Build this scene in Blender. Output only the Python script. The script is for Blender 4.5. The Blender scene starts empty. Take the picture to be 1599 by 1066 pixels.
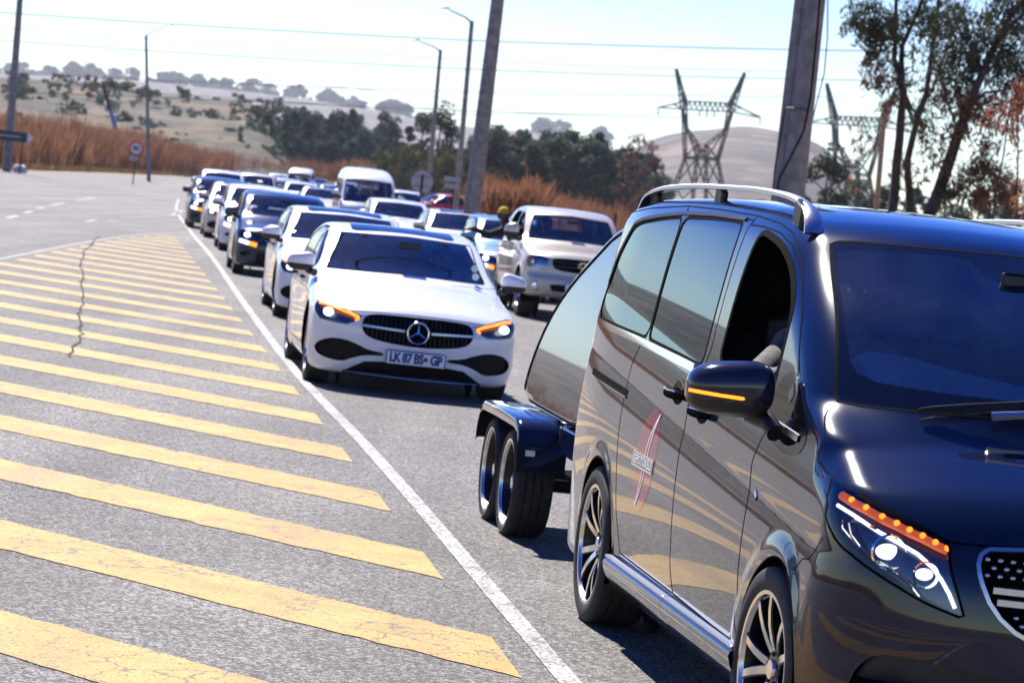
import bpy, math, random
import numpy as np
from mathutils import Vector, Matrix
random.seed(7); RNG = np.random.default_rng(7)
scene = bpy.context.scene
COL = scene.collection
R = math.radians

# ------------------------------------------------------------------ camera, sky, sun, exposure
CAM_H, CAM_F, CAM_ROLL, CAM_PITCH = 1.84, 4600 / 1599, R(6.5), math.atan(222 / 4600)
cam = bpy.data.cameras.new('camera'); camo = bpy.data.objects.new('camera', cam); COL.objects.link(camo)
cam.sensor_width = 36; cam.lens = 36 * CAM_F; cam.clip_start = .1; cam.clip_end = 30000
_f = Vector((0, math.cos(CAM_PITCH), -math.sin(CAM_PITCH))); _u = Vector((0, math.sin(CAM_PITCH), math.cos(CAM_PITCH))); _r = Vector((1, 0, 0))
_x = _r * math.cos(CAM_ROLL) + _u * math.sin(CAM_ROLL); _y = -_r * math.sin(CAM_ROLL) + _u * math.cos(CAM_ROLL)
_m = Matrix((_x, _y, -_f)).transposed().to_4x4(); _m.translation = (0, 0, CAM_H)
camo.matrix_world = _m
cam.dof.use_dof = True; cam.dof.focus_distance = 12.0; cam.dof.aperture_fstop = 7.6
scene.camera = camo

SUN_AZ, SUN_EL = R(-22), R(49)            # azimuth from +Y towards +X
world = bpy.data.worlds.new('World'); scene.world = world; world.use_nodes = True
wn = world.node_tree.nodes; wl = world.node_tree.links
sky = wn.new('ShaderNodeTexSky'); sky.sky_type = 'NISHITA'; sky.sun_disc = False
sky.sun_elevation = SUN_EL; sky.sun_rotation = SUN_AZ; sky.altitude = 1500; sky.air_density = 1.0; sky.dust_density = .3; sky.ozone_density = 1.4
wn['Background'].inputs[1].default_value = .082
hs = wn.new('ShaderNodeHueSaturation'); hs.inputs['Saturation'].default_value = 1.55; hs.inputs['Hue'].default_value = .53; wl.new(sky.outputs[0], hs.inputs['Color']); wl.new(hs.outputs[0], wn['Background'].inputs[0])
sun = bpy.data.lights.new('sun', 'SUN'); suno = bpy.data.objects.new('sun', sun); COL.objects.link(suno)
sun.energy = 5.0; sun.angle = R(.53); sun.color = (1, .95, .875)
_sd = Vector((math.sin(SUN_AZ) * math.cos(SUN_EL), math.cos(SUN_AZ) * math.cos(SUN_EL), math.sin(SUN_EL)))
suno.rotation_euler = _sd.to_track_quat('Z', 'Y').to_euler()
vs = scene.view_settings; vs.view_transform = 'Standard'; vs.look = 'None'; vs.exposure = 1.08; vs.gamma = 1; vs.use_curve_mapping = False
scene.cycles.max_bounces = 8; scene.cycles.volume_bounces = 1; scene.cycles.transparent_max_bounces = 16; scene.cycles.caustics_reflective = False; scene.cycles.caustics_refractive = False
scene.cycles.sample_clamp_indirect = 6; scene.cycles.use_denoising = True

# ------------------------------------------------------------------ small helpers
def tag(o, label=None, cat=None, group=None, kind=None):
    for k, v in (('label', label), ('category', cat), ('group', group), ('kind', kind)):
        if v: o[k] = v
    return o
def empty(name, loc=(0, 0, 0), rz=0, parent=None):
    o = bpy.data.objects.new(name, None); COL.objects.link(o); o.location = loc; o.rotation_euler = (0, 0, rz); o.empty_display_size = .2
    if parent: o.parent = parent
    return o
def mesh(name, V, F, mats=None, N=None, smooth=True, mi=None):
    """V n x 3, F list/array of triangles or quads (n x k), optional per-vertex normals"""
    me = bpy.data.meshes.new(name)
    V = np.asarray(V, np.float32)
    if isinstance(F, np.ndarray):
        k = F.shape[1]; fl = F.astype(np.int32).ravel(); st = np.arange(0, len(fl), k, dtype=np.int32); nf = len(F)
    else:
        fl = np.array([i for f in F for i in f], np.int32); ln = np.array([len(f) for f in F], np.int32); st = np.concatenate([[0], np.cumsum(ln)[:-1]]).astype(np.int32); nf = len(F)
    me.vertices.add(len(V)); me.vertices.foreach_set('co', V.ravel())
    me.loops.add(len(fl)); me.loops.foreach_set('vertex_index', fl)
    me.polygons.add(nf); me.polygons.foreach_set('loop_start', st)
    me.polygons.foreach_set('use_smooth', np.full(nf, bool(smooth)))
    for m in (mats if isinstance(mats, (list, tuple)) else [mats]):
        if m: me.materials.append(m)
    if mi is not None: me.polygons.foreach_set('material_index', np.asarray(mi, np.int32))
    me.update(calc_edges=True); me.validate()
    if N is not None and len(N) == len(me.vertices): me.normals_split_custom_set_from_vertices(np.asarray(N, np.float32).tolist())
    return me
def obj(name, me, parent=None, loc=None, rot=None, scl=None):
    o = bpy.data.objects.new(name, me); COL.objects.link(o)
    if parent: o.parent = parent
    if loc is not None: o.location = loc
    if rot is not None: o.rotation_euler = rot
    if scl is not None: o.scale = scl
    return o
def copy_tree(o, parent=None):
    c = o.copy(); COL.objects.link(c); c.parent = parent
    for ch in list(o.children): copy_tree(ch, c)
    return c
class MB:
    """collects boxes, tubes, lathes and strips into ONE mesh"""
    def __init__(s): s.V, s.F, s.M = [], [], []; s.m = 0
    def add(s, V, F):
        b = len(s.V); s.V += [tuple(v) for v in V]; s.F += [tuple(b + i for i in f) for f in F]; s.M += [s.m] * len(F); return s
    def box(s, c, d, rz=0, bev=0, ry=0):
        x, y, z = [q / 2 for q in d]; b = min(bev, x * .9, y * .9, z * .9)
        P = []
        if b <= 0:
            P = [(sx*x, sy*y, sz*z) for sx in (-1, 1) for sy in (-1, 1) for sz in (-1, 1)]
            F = [(0, 1, 3, 2), (4, 6, 7, 5), (0, 4, 5, 1), (2, 3, 7, 6), (0, 2, 6, 4), (1, 5, 7, 3)]
        else:
            ring = lambda hx, hy: [(hx, -hy + b), (hx, hy - b), (hx - b, hy), (-hx + b, hy), (-hx, hy - b), (-hx, -hy + b), (-hx + b, -hy), (hx - b, -hy)]
            for zz, q in ((-z, b), (-z + b, 0), (z - b, 0), (z, b)): P += [(px - (q if px > 0 else -q) * (abs(px) > 1e-9), py - (q if py > 0 else -q), zz) for px, py in ring(x, y)]
            F = [tuple(reversed(range(8)))] + [(k*8 + i, k*8 + (i+1) % 8, k*8 + 8 + (i+1) % 8, k*8 + 8 + i) for k in range(3) for i in range(8)] + [tuple(range(24, 32))]
        cy, sy = math.cos(ry), math.sin(ry); cz, sz = math.cos(rz), math.sin(rz)
        Q = []
        for p in P:
            a = (p[0]*cy + p[2]*sy, p[1], -p[0]*sy + p[2]*cy)
            Q.append((c[0] + a[0]*cz - a[1]*sz, c[1] + a[0]*sz + a[1]*cz, c[2] + a[2]))
        return s.add(Q, F)
    def tube(s, pts, r, n=8, cap=True):
        pts = [Vector(p) for p in pts]; rr = r if isinstance(r, (list, tuple)) else [r] * len(pts)
        V, F = [], []; up = None
        for i, p in enumerate(pts):
            t = (pts[min(i+1, len(pts)-1)] - pts[max(i-1, 0)]).normalized()
            if up is None: up = Vector((0, 0, 1)) if abs(t.z) < .9 else Vector((1, 0, 0))
            a = t.cross(up).normalized(); b = a.cross(t).normalized(); up = b
            V += [p + (a * math.cos(2*math.pi*k/n) + b * math.sin(2*math.pi*k/n)) * rr[i] for k in range(n)]
        for i in range(len(pts) - 1):
            F += [(i*n + k, i*n + (k+1) % n, (i+1)*n + (k+1) % n, (i+1)*n + k) for k in range(n)]
        if cap: F += [tuple(reversed(range(n))), tuple((len(pts)-1)*n + k for k in range(n))]
        return s.add(V, F)
    def lathe(s, prof, n=32, axis='y', c=(0, 0, 0), close=False):
        V, F = [], []
        for r, h in prof:
            for k in range(n):
                a = 2*math.pi*k/n; q = (r*math.cos(a), h, r*math.sin(a)) if axis == 'y' else ((r*math.cos(a), r*math.sin(a), h) if axis == 'z' else (h, r*math.cos(a), r*math.sin(a)))
                V.append((c[0]+q[0], c[1]+q[1], c[2]+q[2]))
        m = len(prof)
        for i in range(m - (0 if close else 1)):
            j = (i+1) % m
            F += [(i*n + k, j*n + k, j*n + (k+1) % n, i*n + (k+1) % n) for k in range(n)]
        return s.add(V, F)
    def ball(s, c, r, n=10, m=6, scl=(1, 1, 1)):
        V = [(c[0], c[1], c[2] + r*scl[2])]; F = []
        for i in range(1, m):
            t = math.pi*i/m
            V += [(c[0] + r*scl[0]*math.sin(t)*math.cos(2*math.pi*k/n), c[1] + r*scl[1]*math.sin(t)*math.sin(2*math.pi*k/n), c[2] + r*scl[2]*math.cos(t)) for k in range(n)]
        V.append((c[0], c[1], c[2] - r*scl[2]))
        F += [(0, 1 + k, 1 + (k+1) % n) for k in range(n)]
        for i in range(m-2): F += [(1+i*n+k, 1+(i+1)*n+k, 1+(i+1)*n+(k+1) % n, 1+i*n+(k+1) % n) for k in range(n)]
        F += [(len(V)-1, 1+(m-2)*n+(k+1) % n, 1+(m-2)*n+k) for k in range(n)]
        return s.add(V, F)
    def build(s, name, mats, parent=None, smooth=False, **kw):
        me = mesh(name, s.V, s.F, mats, smooth=smooth, mi=s.M)
        if smooth: me.set_sharp_from_angle(angle=R(smooth if smooth is not True else 40))
        return obj(name, me, parent, **kw)

# ------------------------------------------------------------------ materials
def nodes(name):
    m = bpy.data.materials.new(name); m.use_nodes = True; t = m.node_tree
    return m, t, t.nodes['Principled BSDF'], t.nodes, t.links
def setp(b, **k):
    for n, v in k.items(): b.inputs[n.replace('_', ' ')].default_value = (v + (1,) if isinstance(v, tuple) and len(v) == 3 else v)
def simple(name, col, rough=.5, metal=0, **k):
    m, t, b, n, l = nodes(name); setp(b, Base_Color=col, Roughness=rough, Metallic=metal, **k); return m
def lined(name, col, rough=.3, coat=1., metal=0, dust=.0, spec=.5, lowdust=.35):
    """car paint: clear coat outside, dark trim cloth on the inner face of the shell"""
    m, t, b, n, l = nodes(name); setp(b, Base_Color=col, Roughness=rough, Metallic=metal, Coat_Weight=coat, Coat_Roughness=.016, Coat_IOR=1.5); b.inputs['Specular IOR Level'].default_value = spec
    tc = n.new('ShaderNodeTexCoord'); no = n.new('ShaderNodeTexNoise'); no.inputs['Scale'].default_value = 3.0; no.inputs['Detail'].default_value = 6; l.new(tc.outputs['Object'], no.inputs[0])
    mx = n.new('ShaderNodeMix'); mx.data_type = 'RGBA'; mx.inputs[6].default_value = col + (1,); mx.inputs[7].default_value = tuple(c * .8 + .2 * d for c, d in zip(col, (.32, .27, .2))) + (1,)
    mr = n.new('ShaderNodeMapRange'); mr.inputs[1].default_value = .45; mr.inputs[2].default_value = .8; mr.inputs[4].default_value = dust; l.new(no.outputs[0], mr.inputs[0]); sx = n.new('ShaderNodeSeparateXYZ'); l.new(tc.outputs['Object'], sx.inputs[0]); lo = n.new('ShaderNodeMapRange'); lo.inputs[1].default_value = .75; lo.inputs[2].default_value = .2; lo.inputs[4].default_value = lowdust; l.new(sx.outputs[2], lo.inputs[0])
    lm = n.new('ShaderNodeMath'); lm.operation = 'MULTIPLY'; l.new(lo.outputs[0], lm.inputs[0]); l.new(no.outputs[0], lm.inputs[1]); la = n.new('ShaderNodeMath'); la.operation = 'ADD'; la.use_clamp = True; l.new(lm.outputs[0], la.inputs[0]); l.new(mr.outputs[0], la.inputs[1])
    l.new(la.outputs[0], mx.inputs[0]); l.new(mx.outputs[2], b.inputs['Base Color'])
    d = n.new('ShaderNodeBsdfDiffuse'); d.inputs[0].default_value = (.012, .012, .013, 1)
    g = n.new('ShaderNodeNewGeometry'); ms = n.new('ShaderNodeMixShader'); l.new(g.outputs['Backfacing'], ms.inputs[0]); l.new(b.outputs[0], ms.inputs[1]); l.new(d.outputs[0], ms.inputs[2])
    l.new(ms.outputs[0], n['Material Output'].inputs[0]); return m
def glass(name, tint, ior=1.52, film=0., filmcol=(.5, .55, .6), refl=(1, 1, 1)):
    m, t, b, n, l = nodes(name); n.remove(b)
    tr = n.new('ShaderNodeBsdfTransparent'); tr.inputs[0].default_value = tint + (1,)
    gl = n.new('ShaderNodeBsdfGlossy'); gl.inputs['Roughness'].default_value = .0; gl.inputs[0].default_value = refl + (1,)
    fr = n.new('ShaderNodeFresnel'); fr.inputs[0].default_value = ior
    ms = n.new('ShaderNodeMixShader'); l.new(fr.outputs[0], ms.inputs[0]); l.new(gl.outputs[0], ms.inputs[2])
    if film:
        df = n.new('ShaderNodeBsdfDiffuse'); df.inputs[0].default_value = filmcol + (1,)
        tc = n.new('ShaderNodeTexCoord'); no = n.new('ShaderNodeTexNoise'); no.inputs['Scale'].default_value = 6; no.inputs['Detail'].default_value = 7; l.new(tc.outputs['Object'], no.inputs[0])
        mr = n.new('ShaderNodeMapRange'); mr.inputs[1].default_value = .35; mr.inputs[2].default_value = .75; mr.inputs[3].default_value = film * .5; mr.inputs[4].default_value = film * 1.6; l.new(no.outputs[0], mr.inputs[0])
        m2 = n.new('ShaderNodeMixShader'); l.new(mr.outputs[0], m2.inputs[0]); l.new(tr.outputs[0], m2.inputs[1]); l.new(df.outputs[0], m2.inputs[2]); l.new(m2.outputs[0], ms.inputs[1])
    else: l.new(tr.outputs[0], ms.inputs[1])
    l.new(ms.outputs[0], n['Material Output'].inputs[0]); return m
def glow(name, col, s):
    m, t, b, n, l = nodes(name); setp(b, Base_Color=col, Emission_Color=col, Emission_Strength=s, Roughness=.3); return m
def noisy(name, c1, c2, scale, rough=.9, detail=6, bump=0., bscale=None, c3=None, coord='Object', lo=.35, hi=.65, nr=.5):
    m, t, b, n, l = nodes(name); setp(b, Roughness=rough)
    tc = n.new('ShaderNodeTexCoord'); no = n.new('ShaderNodeTexNoise'); no.inputs['Scale'].default_value = scale; no.inputs['Detail'].default_value = detail; no.inputs['Roughness'].default_value = nr; l.new(tc.outputs[coord], no.inputs[0])
    cr = n.new('ShaderNodeValToRGB'); e = cr.color_ramp.elements; e[0].position = lo; e[0].color = c1 + (1,); e[1].position = hi; e[1].color = c2 + (1,)
    if c3: k = e.new((lo + hi) / 2); k.color = c3 + (1,)
    l.new(no.outputs[0], cr.inputs[0]); l.new(cr.outputs[0], b.inputs['Base Color'])
    if bump:
        n2 = n.new('ShaderNodeTexNoise'); n2.inputs['Scale'].default_value = bscale or scale * 4; n2.inputs['Detail'].default_value = 5; l.new(tc.outputs[coord], n2.inputs[0])
        bp = n.new('ShaderNodeBump'); bp.inputs['Strength'].default_value = bump; l.new(n2.outputs[0], bp.inputs['Height']); l.new(bp.outputs[0], b.inputs['Normal'])
    return m
M = {}
M['black_paint'] = lined('black_paint', (.0035, .008, .026), rough=.18, dust=.012, spec=.05)  # black paint; navy in the base colour imitates reflected blue sky
M['white_paint'] = lined('white_paint', (.74, .76, .79), rough=.35, dust=.25)
M['silver_paint'] = lined('silver_paint', (.55, .49, .39), rough=.34, metal=.2, dust=.5)
M['cream_paint'] = lined('cream_paint', (.66, .63, .54), rough=.35, dust=.4)
M['red_paint'] = lined('red_paint', (.66, .006, .035), rough=.3, dust=.1)
M['blue_paint'] = lined('blue_paint', (.10, .27, .46), rough=.3, metal=.1, dust=.15)
M['navy_paint'] = lined('navy_paint', (.010, .02, .055), rough=.25, dust=.05, spec=.1)
M['chrome'] = simple('chrome', (.78, .78, .78), .08, 1)
M['alu'] = simple('brushed_aluminium', (.62, .62, .63), .28, 1)
M['rubber'] = noisy('tyre_rubber', (.012, .012, .012), (.028, .026, .024), 30, rough=.75)
M['plastic'] = simple('black_plastic', (.010, .010, .012), .45); M['intake'] = simple('intake_mesh_black', (.004, .004, .005), .6); M['intake'].node_tree.nodes['Principled BSDF'].inputs['Specular IOR Level'].default_value = .15
M['gap'] = simple('gap_black', (.002, .002, .002), .9); M['gap'].node_tree.nodes['Principled BSDF'].inputs['Specular IOR Level'].default_value = .05
M['cloth'] = noisy('dark_cloth', (.012, .012, .014), (.03, .03, .033), 60, rough=.95)
M['dash'] = noisy('grey_dashboard', (.70, .74, .72), (.84, .86, .82), 60, rough=.8)
M['privacy'] = glass('privacy_glass', (.012, .014, .016), 2.0, refl=(.76, .89, 1))  # blue of the mirrored sky is put into the reflection colour
M['screen'] = glass('windscreen_glass', (.72, .77, .80), 1.8, .02, (.22, .42, .8))  # thin film on the glass, coloured blue to imitate reflected sky
M['frit'] = simple('black_glass_border', (.004, .005, .008), .04, 0, IOR=1.6)
M['lens'] = glass('clear_lens', (.9, .93, .95), 1.6)
M['dark_lens'] = simple('lamp_bowl', (.10, .115, .14), .22, .85)
M['rim_dark'] = simple('dark_rim_paint', (.012, .012, .014), .25, .4)
M['rim_cut'] = simple('machined_rim', (.62, .63, .65), .22, 1)
M['led'] = glow('white_led', (.88, .94, 1), .95)
M['amber'] = glow('amber_lamp', (1, .21, .010), 1.5)
M['amber_off'] = simple('amber_reflector', (.6, .12, .01), .25); M['amber_dim'] = glow('amber_reflector_lit', (1, .16, .008), .22)
M['red_lens'] = simple('red_lens', (.3, .01, .01), .15)
M['plate_white'] = simple('plate_white', (.78, .8, .84), .45)
M['ink'] = simple('plate_blue_ink', (.02, .04, .16), .5)
M['white_print'] = simple('white_print', (.85, .85, .85), .4)
M['skin'] = simple('brown_skin', (.075, .035, .02), .55)
M['dark_jacket'] = noisy('dark_jacket', (.012, .01, .012), (.03, .025, .03), 40, rough=.9)
M['grey_jacket'] = noisy('grey_jacket', (.07, .065, .062), (.15, .14, .135), 30, rough=.9, bump=.6, bscale=14)
M['beanie'] = noisy('yellow_knit', (.55, .30, .01), (.75, .45, .02), 80, rough=.95)
M['seat'] = noisy('seat_leather', (.016, .017, .02), (.03, .03, .035), 30, rough=.6)
# ------------------------------------------------------------------ body shapes as smooth fields (f < 0 inside)
def spl(pts):
    """natural cubic through points sorted by the first coordinate, linear beyond the ends"""
    p = np.array(sorted(pts), float); X, Y = p[:, 0], p[:, 1]; n = len(X)
    if n < 3: return lambda q: np.interp(q, X, Y)
    h = np.diff(X); s = np.diff(Y) / h
    m = np.empty(n); m[0], m[-1] = s[0], s[-1]
    w1 = 2 * h[1:] + h[:-1]; w2 = h[1:] + 2 * h[:-1]
    same = s[:-1] * s[1:] > 0
    with np.errstate(divide='ignore', invalid='ignore'):
        m[1:-1] = np.where(same, (w1 + w2) / (w1 / s[:-1] + w2 / s[1:]), 0)
    def f(q):
        q = np.asarray(q, float); i = np.clip(np.searchsorted(X, q) - 1, 0, n - 2)
        t = (q - X[i]) / h[i]; tc = np.clip(t, 0, 1)
        y = ((2*tc**3 - 3*tc**2 + 1) * Y[i] + (tc**3 - 2*tc**2 + tc) * h[i] * m[i] + (-2*tc**3 + 3*tc**2) * Y[i+1] + (tc**3 - tc**2) * h[i] * m[i+1])
        return y + np.where(t < 0, m[0] * (q - X[0]), 0) + np.where(t > 1, m[-1] * (q - X[-1]), 0)
    return f
def smooth_spl(pts, r):
    """spline resampled and blurred over +-r: rounds its corners for clean reflections"""
    g = spl(pts); p = sorted(pts); a, b = p[0][0] - 3*r, p[-1][0] + 3*r
    q = np.linspace(a, b, 900); d = q[1] - q[0]; k = max(1, int(r / d)); ker = np.hanning(2*k + 3)[1:-1]; ker /= ker.sum()
    e = np.concatenate([g(q[0] - d*np.arange(k, 0, -1)), g(q), g(q[-1] + d*np.arange(1, k + 1))])
    v = np.convolve(e, ker, 'valid')
    return lambda x: np.interp(x, q, v)
def smax(a, b, k):
    h = np.maximum(k - np.abs(a - b), 0) / k
    return np.maximum(a, b) + h * h * k * .25
def sstep(a, b, x):
    t = np.clip((x - a) / (b - a), 0, 1); return t * t * (3 - 2 * t)

# -- the long van
_vt = [(-1.2, .20), (-.9, .02), (-.62, -.06), (-.42, .0), (-.27, .05), (-.12, .12), (-.03, .185), (-.012, .19), (.012, .05), (.05, .06), (.10, .10), (.16, .15), (.22, .185), (.26, .18), (.31, .125), (.45, .14), (.6, .17), (.78, .25), (.95, .5)]
_u = np.linspace(-1.2, 1.2, 1201); _tau = smooth_spl(_vt, .012)(_u)
_w = -np.concatenate([[0], np.cumsum((_tau[1:] + _tau[:-1]) * .5 * (_u[1] - _u[0]))]); _w -= _w.max()
V_T = smooth_spl([(.95, .80), (.90, .92), (.82, 1.0), (.7, 1.075), (.5, 1.155), (.36, 1.215), (.30, 1.30), (-.52, 1.80), (-.66, 1.868), (-.85, 1.912), (-1.3, 1.953), (-2, 1.966), (-3, 1.951), (-3.8, 1.885), (-4.1, 1.83), (-4.25, 1.78)], .05)
V_F = smooth_spl([(.12, .66), (.2, .76), (.32, .85), (.45, .89), (.6, .90), (.75, .89), (.88, .865), (.97, .83), (1.1, .76), (1.5, .5)], .03)
V_R = smooth_spl([(.2, -4.10), (.32, -4.2), (.5, -4.235), (.9, -4.235), (1.2, -4.22), (1.6, -4.13), (1.95, -4.02)], .05)
def van_zc(x): return 1.085 - .085 * (x + 2.7)
def van_W(x, z):
    w = .955 + np.interp(z - van_zc(x) * sstep(1.6, .6, x) - (1 - sstep(1.6, .6, x)) * .85, _u, _w)
    w = w - .16 * np.maximum(x - .35, 0)**2 - .055 * np.maximum(-3.3 - x, 0)**2
    for xw in (0., -3.18):
        r = np.hypot(x - xw, z - .36); w = w + .011 * sstep(.47, .39, r)
    return w
def van_f(x, y, z):
    ya = np.sqrt(y*y + 1e-6)
    side = ya - van_W(x, z)
    up = sstep(.25, -.6, x)
    top = (z - (V_T(x + .52 * ya**2 * sstep(1.15, 1.3, z) + .22 * ya**2 * (1 - sstep(1.15, 1.3, z))) - (.075 - .02*up) * (ya / .9)**2.4)) * .85
    front = x - (V_F(z) - .17 * ya**2 - .27 * (ya / .93)**6)
    rear = (V_R(z) + .03 * ya**2 + .13 * (ya / .92)**8) - x
    f = smax(side, top, .10)
    f = smax(f, front, .09)
    f = smax(f, rear, .16)
    return smax(f, .22 - z, .06)
# ------------------------------------------------------------------ field -> mesh -> cut into panels
def nets(f, lo, hi, h):
    ax = [np.arange(lo[i], hi[i] + h, h) for i in range(3)]
    X, Y, Z = np.meshgrid(*ax, indexing='ij'); q = f(X, Y, Z); S = q < 0
    nx, ny, nz = q.shape
    cs = S[:-1, :-1, :-1].astype(np.int8)
    cs = sum(S[a:nx-1+a, b:ny-1+b, c:nz-1+c].astype(np.int8) for a in (0, 1) for b in (0, 1) for c in (0, 1))
    act = (cs > 0) & (cs < 8); idx = np.full(act.shape, -1, np.int64); I = np.argwhere(act); idx[act] = np.arange(len(I))
    acc = np.zeros((len(I), 3)); cnt = np.zeros(len(I))
    cor = [(a, b, c) for a in (0, 1) for b in (0, 1) for c in (0, 1)]
    for A in cor:
        for k in range(3):
            if A[k]: continue
            B = list(A); B[k] = 1
            qa = q[I[:, 0]+A[0], I[:, 1]+A[1], I[:, 2]+A[2]]; qb = q[I[:, 0]+B[0], I[:, 1]+B[1], I[:, 2]+B[2]]
            m = (qa < 0) != (qb < 0); t = np.where(m, qa / np.where(m, qa - qb, 1), 0)
            p = np.array(A, float)[None, :].repeat(len(I), 0); p[:, k] += t
            acc[m] += p[m]; cnt[m] += 1
    V = (I + acc / cnt[:, None]) * h + np.array(lo)
    F = []
    for k in range(3):
        a, b = [(1, 2), (2, 0), (0, 1)][k]
        sl0 = [slice(None)]*3; sl1 = [slice(None)]*3; sl0[k] = slice(0, -1); sl1[k] = slice(1, None)
        s0, s1 = S[tuple(sl0)], S[tuple(sl1)]
        E = np.argwhere(s0 != s1)
        ok = (E[:, a] > 0) & (E[:, b] > 0) & (E[:, a] < q.shape[a]-1) & (E[:, b] < q.shape[b]-1); E = E[ok]
        fl = s0[E[:, 0], E[:, 1], E[:, 2]]
        def c(da, db):
            G = E.copy(); G[:, a] += da; G[:, b] += db; return idx[G[:, 0], G[:, 1], G[:, 2]]
        Q = np.stack([c(-1, -1), c(0, -1), c(0, 0), c(-1, 0)], 1)
        Q[~fl] = Q[~fl][:, ::-1]; F.append(Q)
    F = np.concatenate(F); V = V.copy()
    for _ in range(3): V, _n = relax(f, V, h)
    d1 = np.linalg.norm(V[F[:, 0]] - V[F[:, 2]], axis=1); d2 = np.linalg.norm(V[F[:, 1]] - V[F[:, 3]], axis=1); m = d1 <= d2
    T = np.concatenate([F[m][:, [0, 1, 2]], F[m][:, [0, 2, 3]], F[~m][:, [0, 1, 3]], F[~m][:, [1, 2, 3]]])
    return V, T
def gradient(f, V, e=2e-3):
    x, y, z = V.T
    g = np.stack([f(x+e, y, z) - f(x-e, y, z), f(x, y+e, z) - f(x, y-e, z), f(x, y, z+e) - f(x, y, z-e)], 1) / (2*e)
    return g
def relax(f, V, h):
    g = gradient(f, V); q = f(*V.T); d = (q / np.maximum((g*g).sum(1), .05))[:, None] * g
    n = np.linalg.norm(d, axis=1, keepdims=True); d *= np.minimum(1, .7*h / np.maximum(n, 1e-9))
    return V - d, g
def chaikin(P, n=2, closed=True):
    P = np.array(P, float)
    for _ in range(n):
        Q = np.roll(P, -1, 0)
        if closed: P = np.stack([.75*P + .25*Q, .25*P + .75*Q], 1).reshape(-1, 2)
        else: P = np.concatenate([P[:1], np.stack([.75*P[:-1] + .25*P[1:], .25*P[:-1] + .75*P[1:]], 1).reshape(-1, 2), P[-1:]])
    return P
def dense(P, n=10):
    P = np.array(P, float); return np.concatenate([P[i] + (P[(i+1) % len(P)] - P[i])*np.linspace(0, 1, n, endpoint=False)[:, None] for i in range(len(P))])
def soft(P, r):
    """polygon with its corners rounded over about r"""
    P = np.array(P, float); Q = []
    for i in range(len(P)):
        a, b, c = P[i-1], P[i], P[(i+1) % len(P)]; u, v = (a-b)/np.linalg.norm(a-b), (c-b)/np.linalg.norm(c-b); k = min(r, np.linalg.norm(a-b)*.4, np.linalg.norm(c-b)*.4)
        for t in (0, .33, .67, 1): Q.append((1-t)**2*(b + u*k) + 2*t*(1-t)*b + t*t*(b + v*k))
    return np.array(Q)
def poly_sd(P, a, b):
    P = np.asarray(P, float); d2 = np.full(len(a), 1e9); ins = np.zeros(len(a), bool)
    for i in range(len(P)):
        p, q = P[i], P[(i+1) % len(P)]; e = q - p; L = e @ e
        if L < 1e-14: continue
        t = np.clip(((a - p[0])*e[0] + (b - p[1])*e[1]) / L, 0, 1)
        d2 = np.minimum(d2, (a - p[0] - t*e[0])**2 + (b - p[1] - t*e[1])**2)
        c = (p[1] > b) != (q[1] > b)
        if e[1] != 0: ins ^= c & (a < p[0] + (b - p[1]) / e[1] * e[0])
    d = np.sqrt(d2); return np.where(ins, -d, d)
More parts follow.
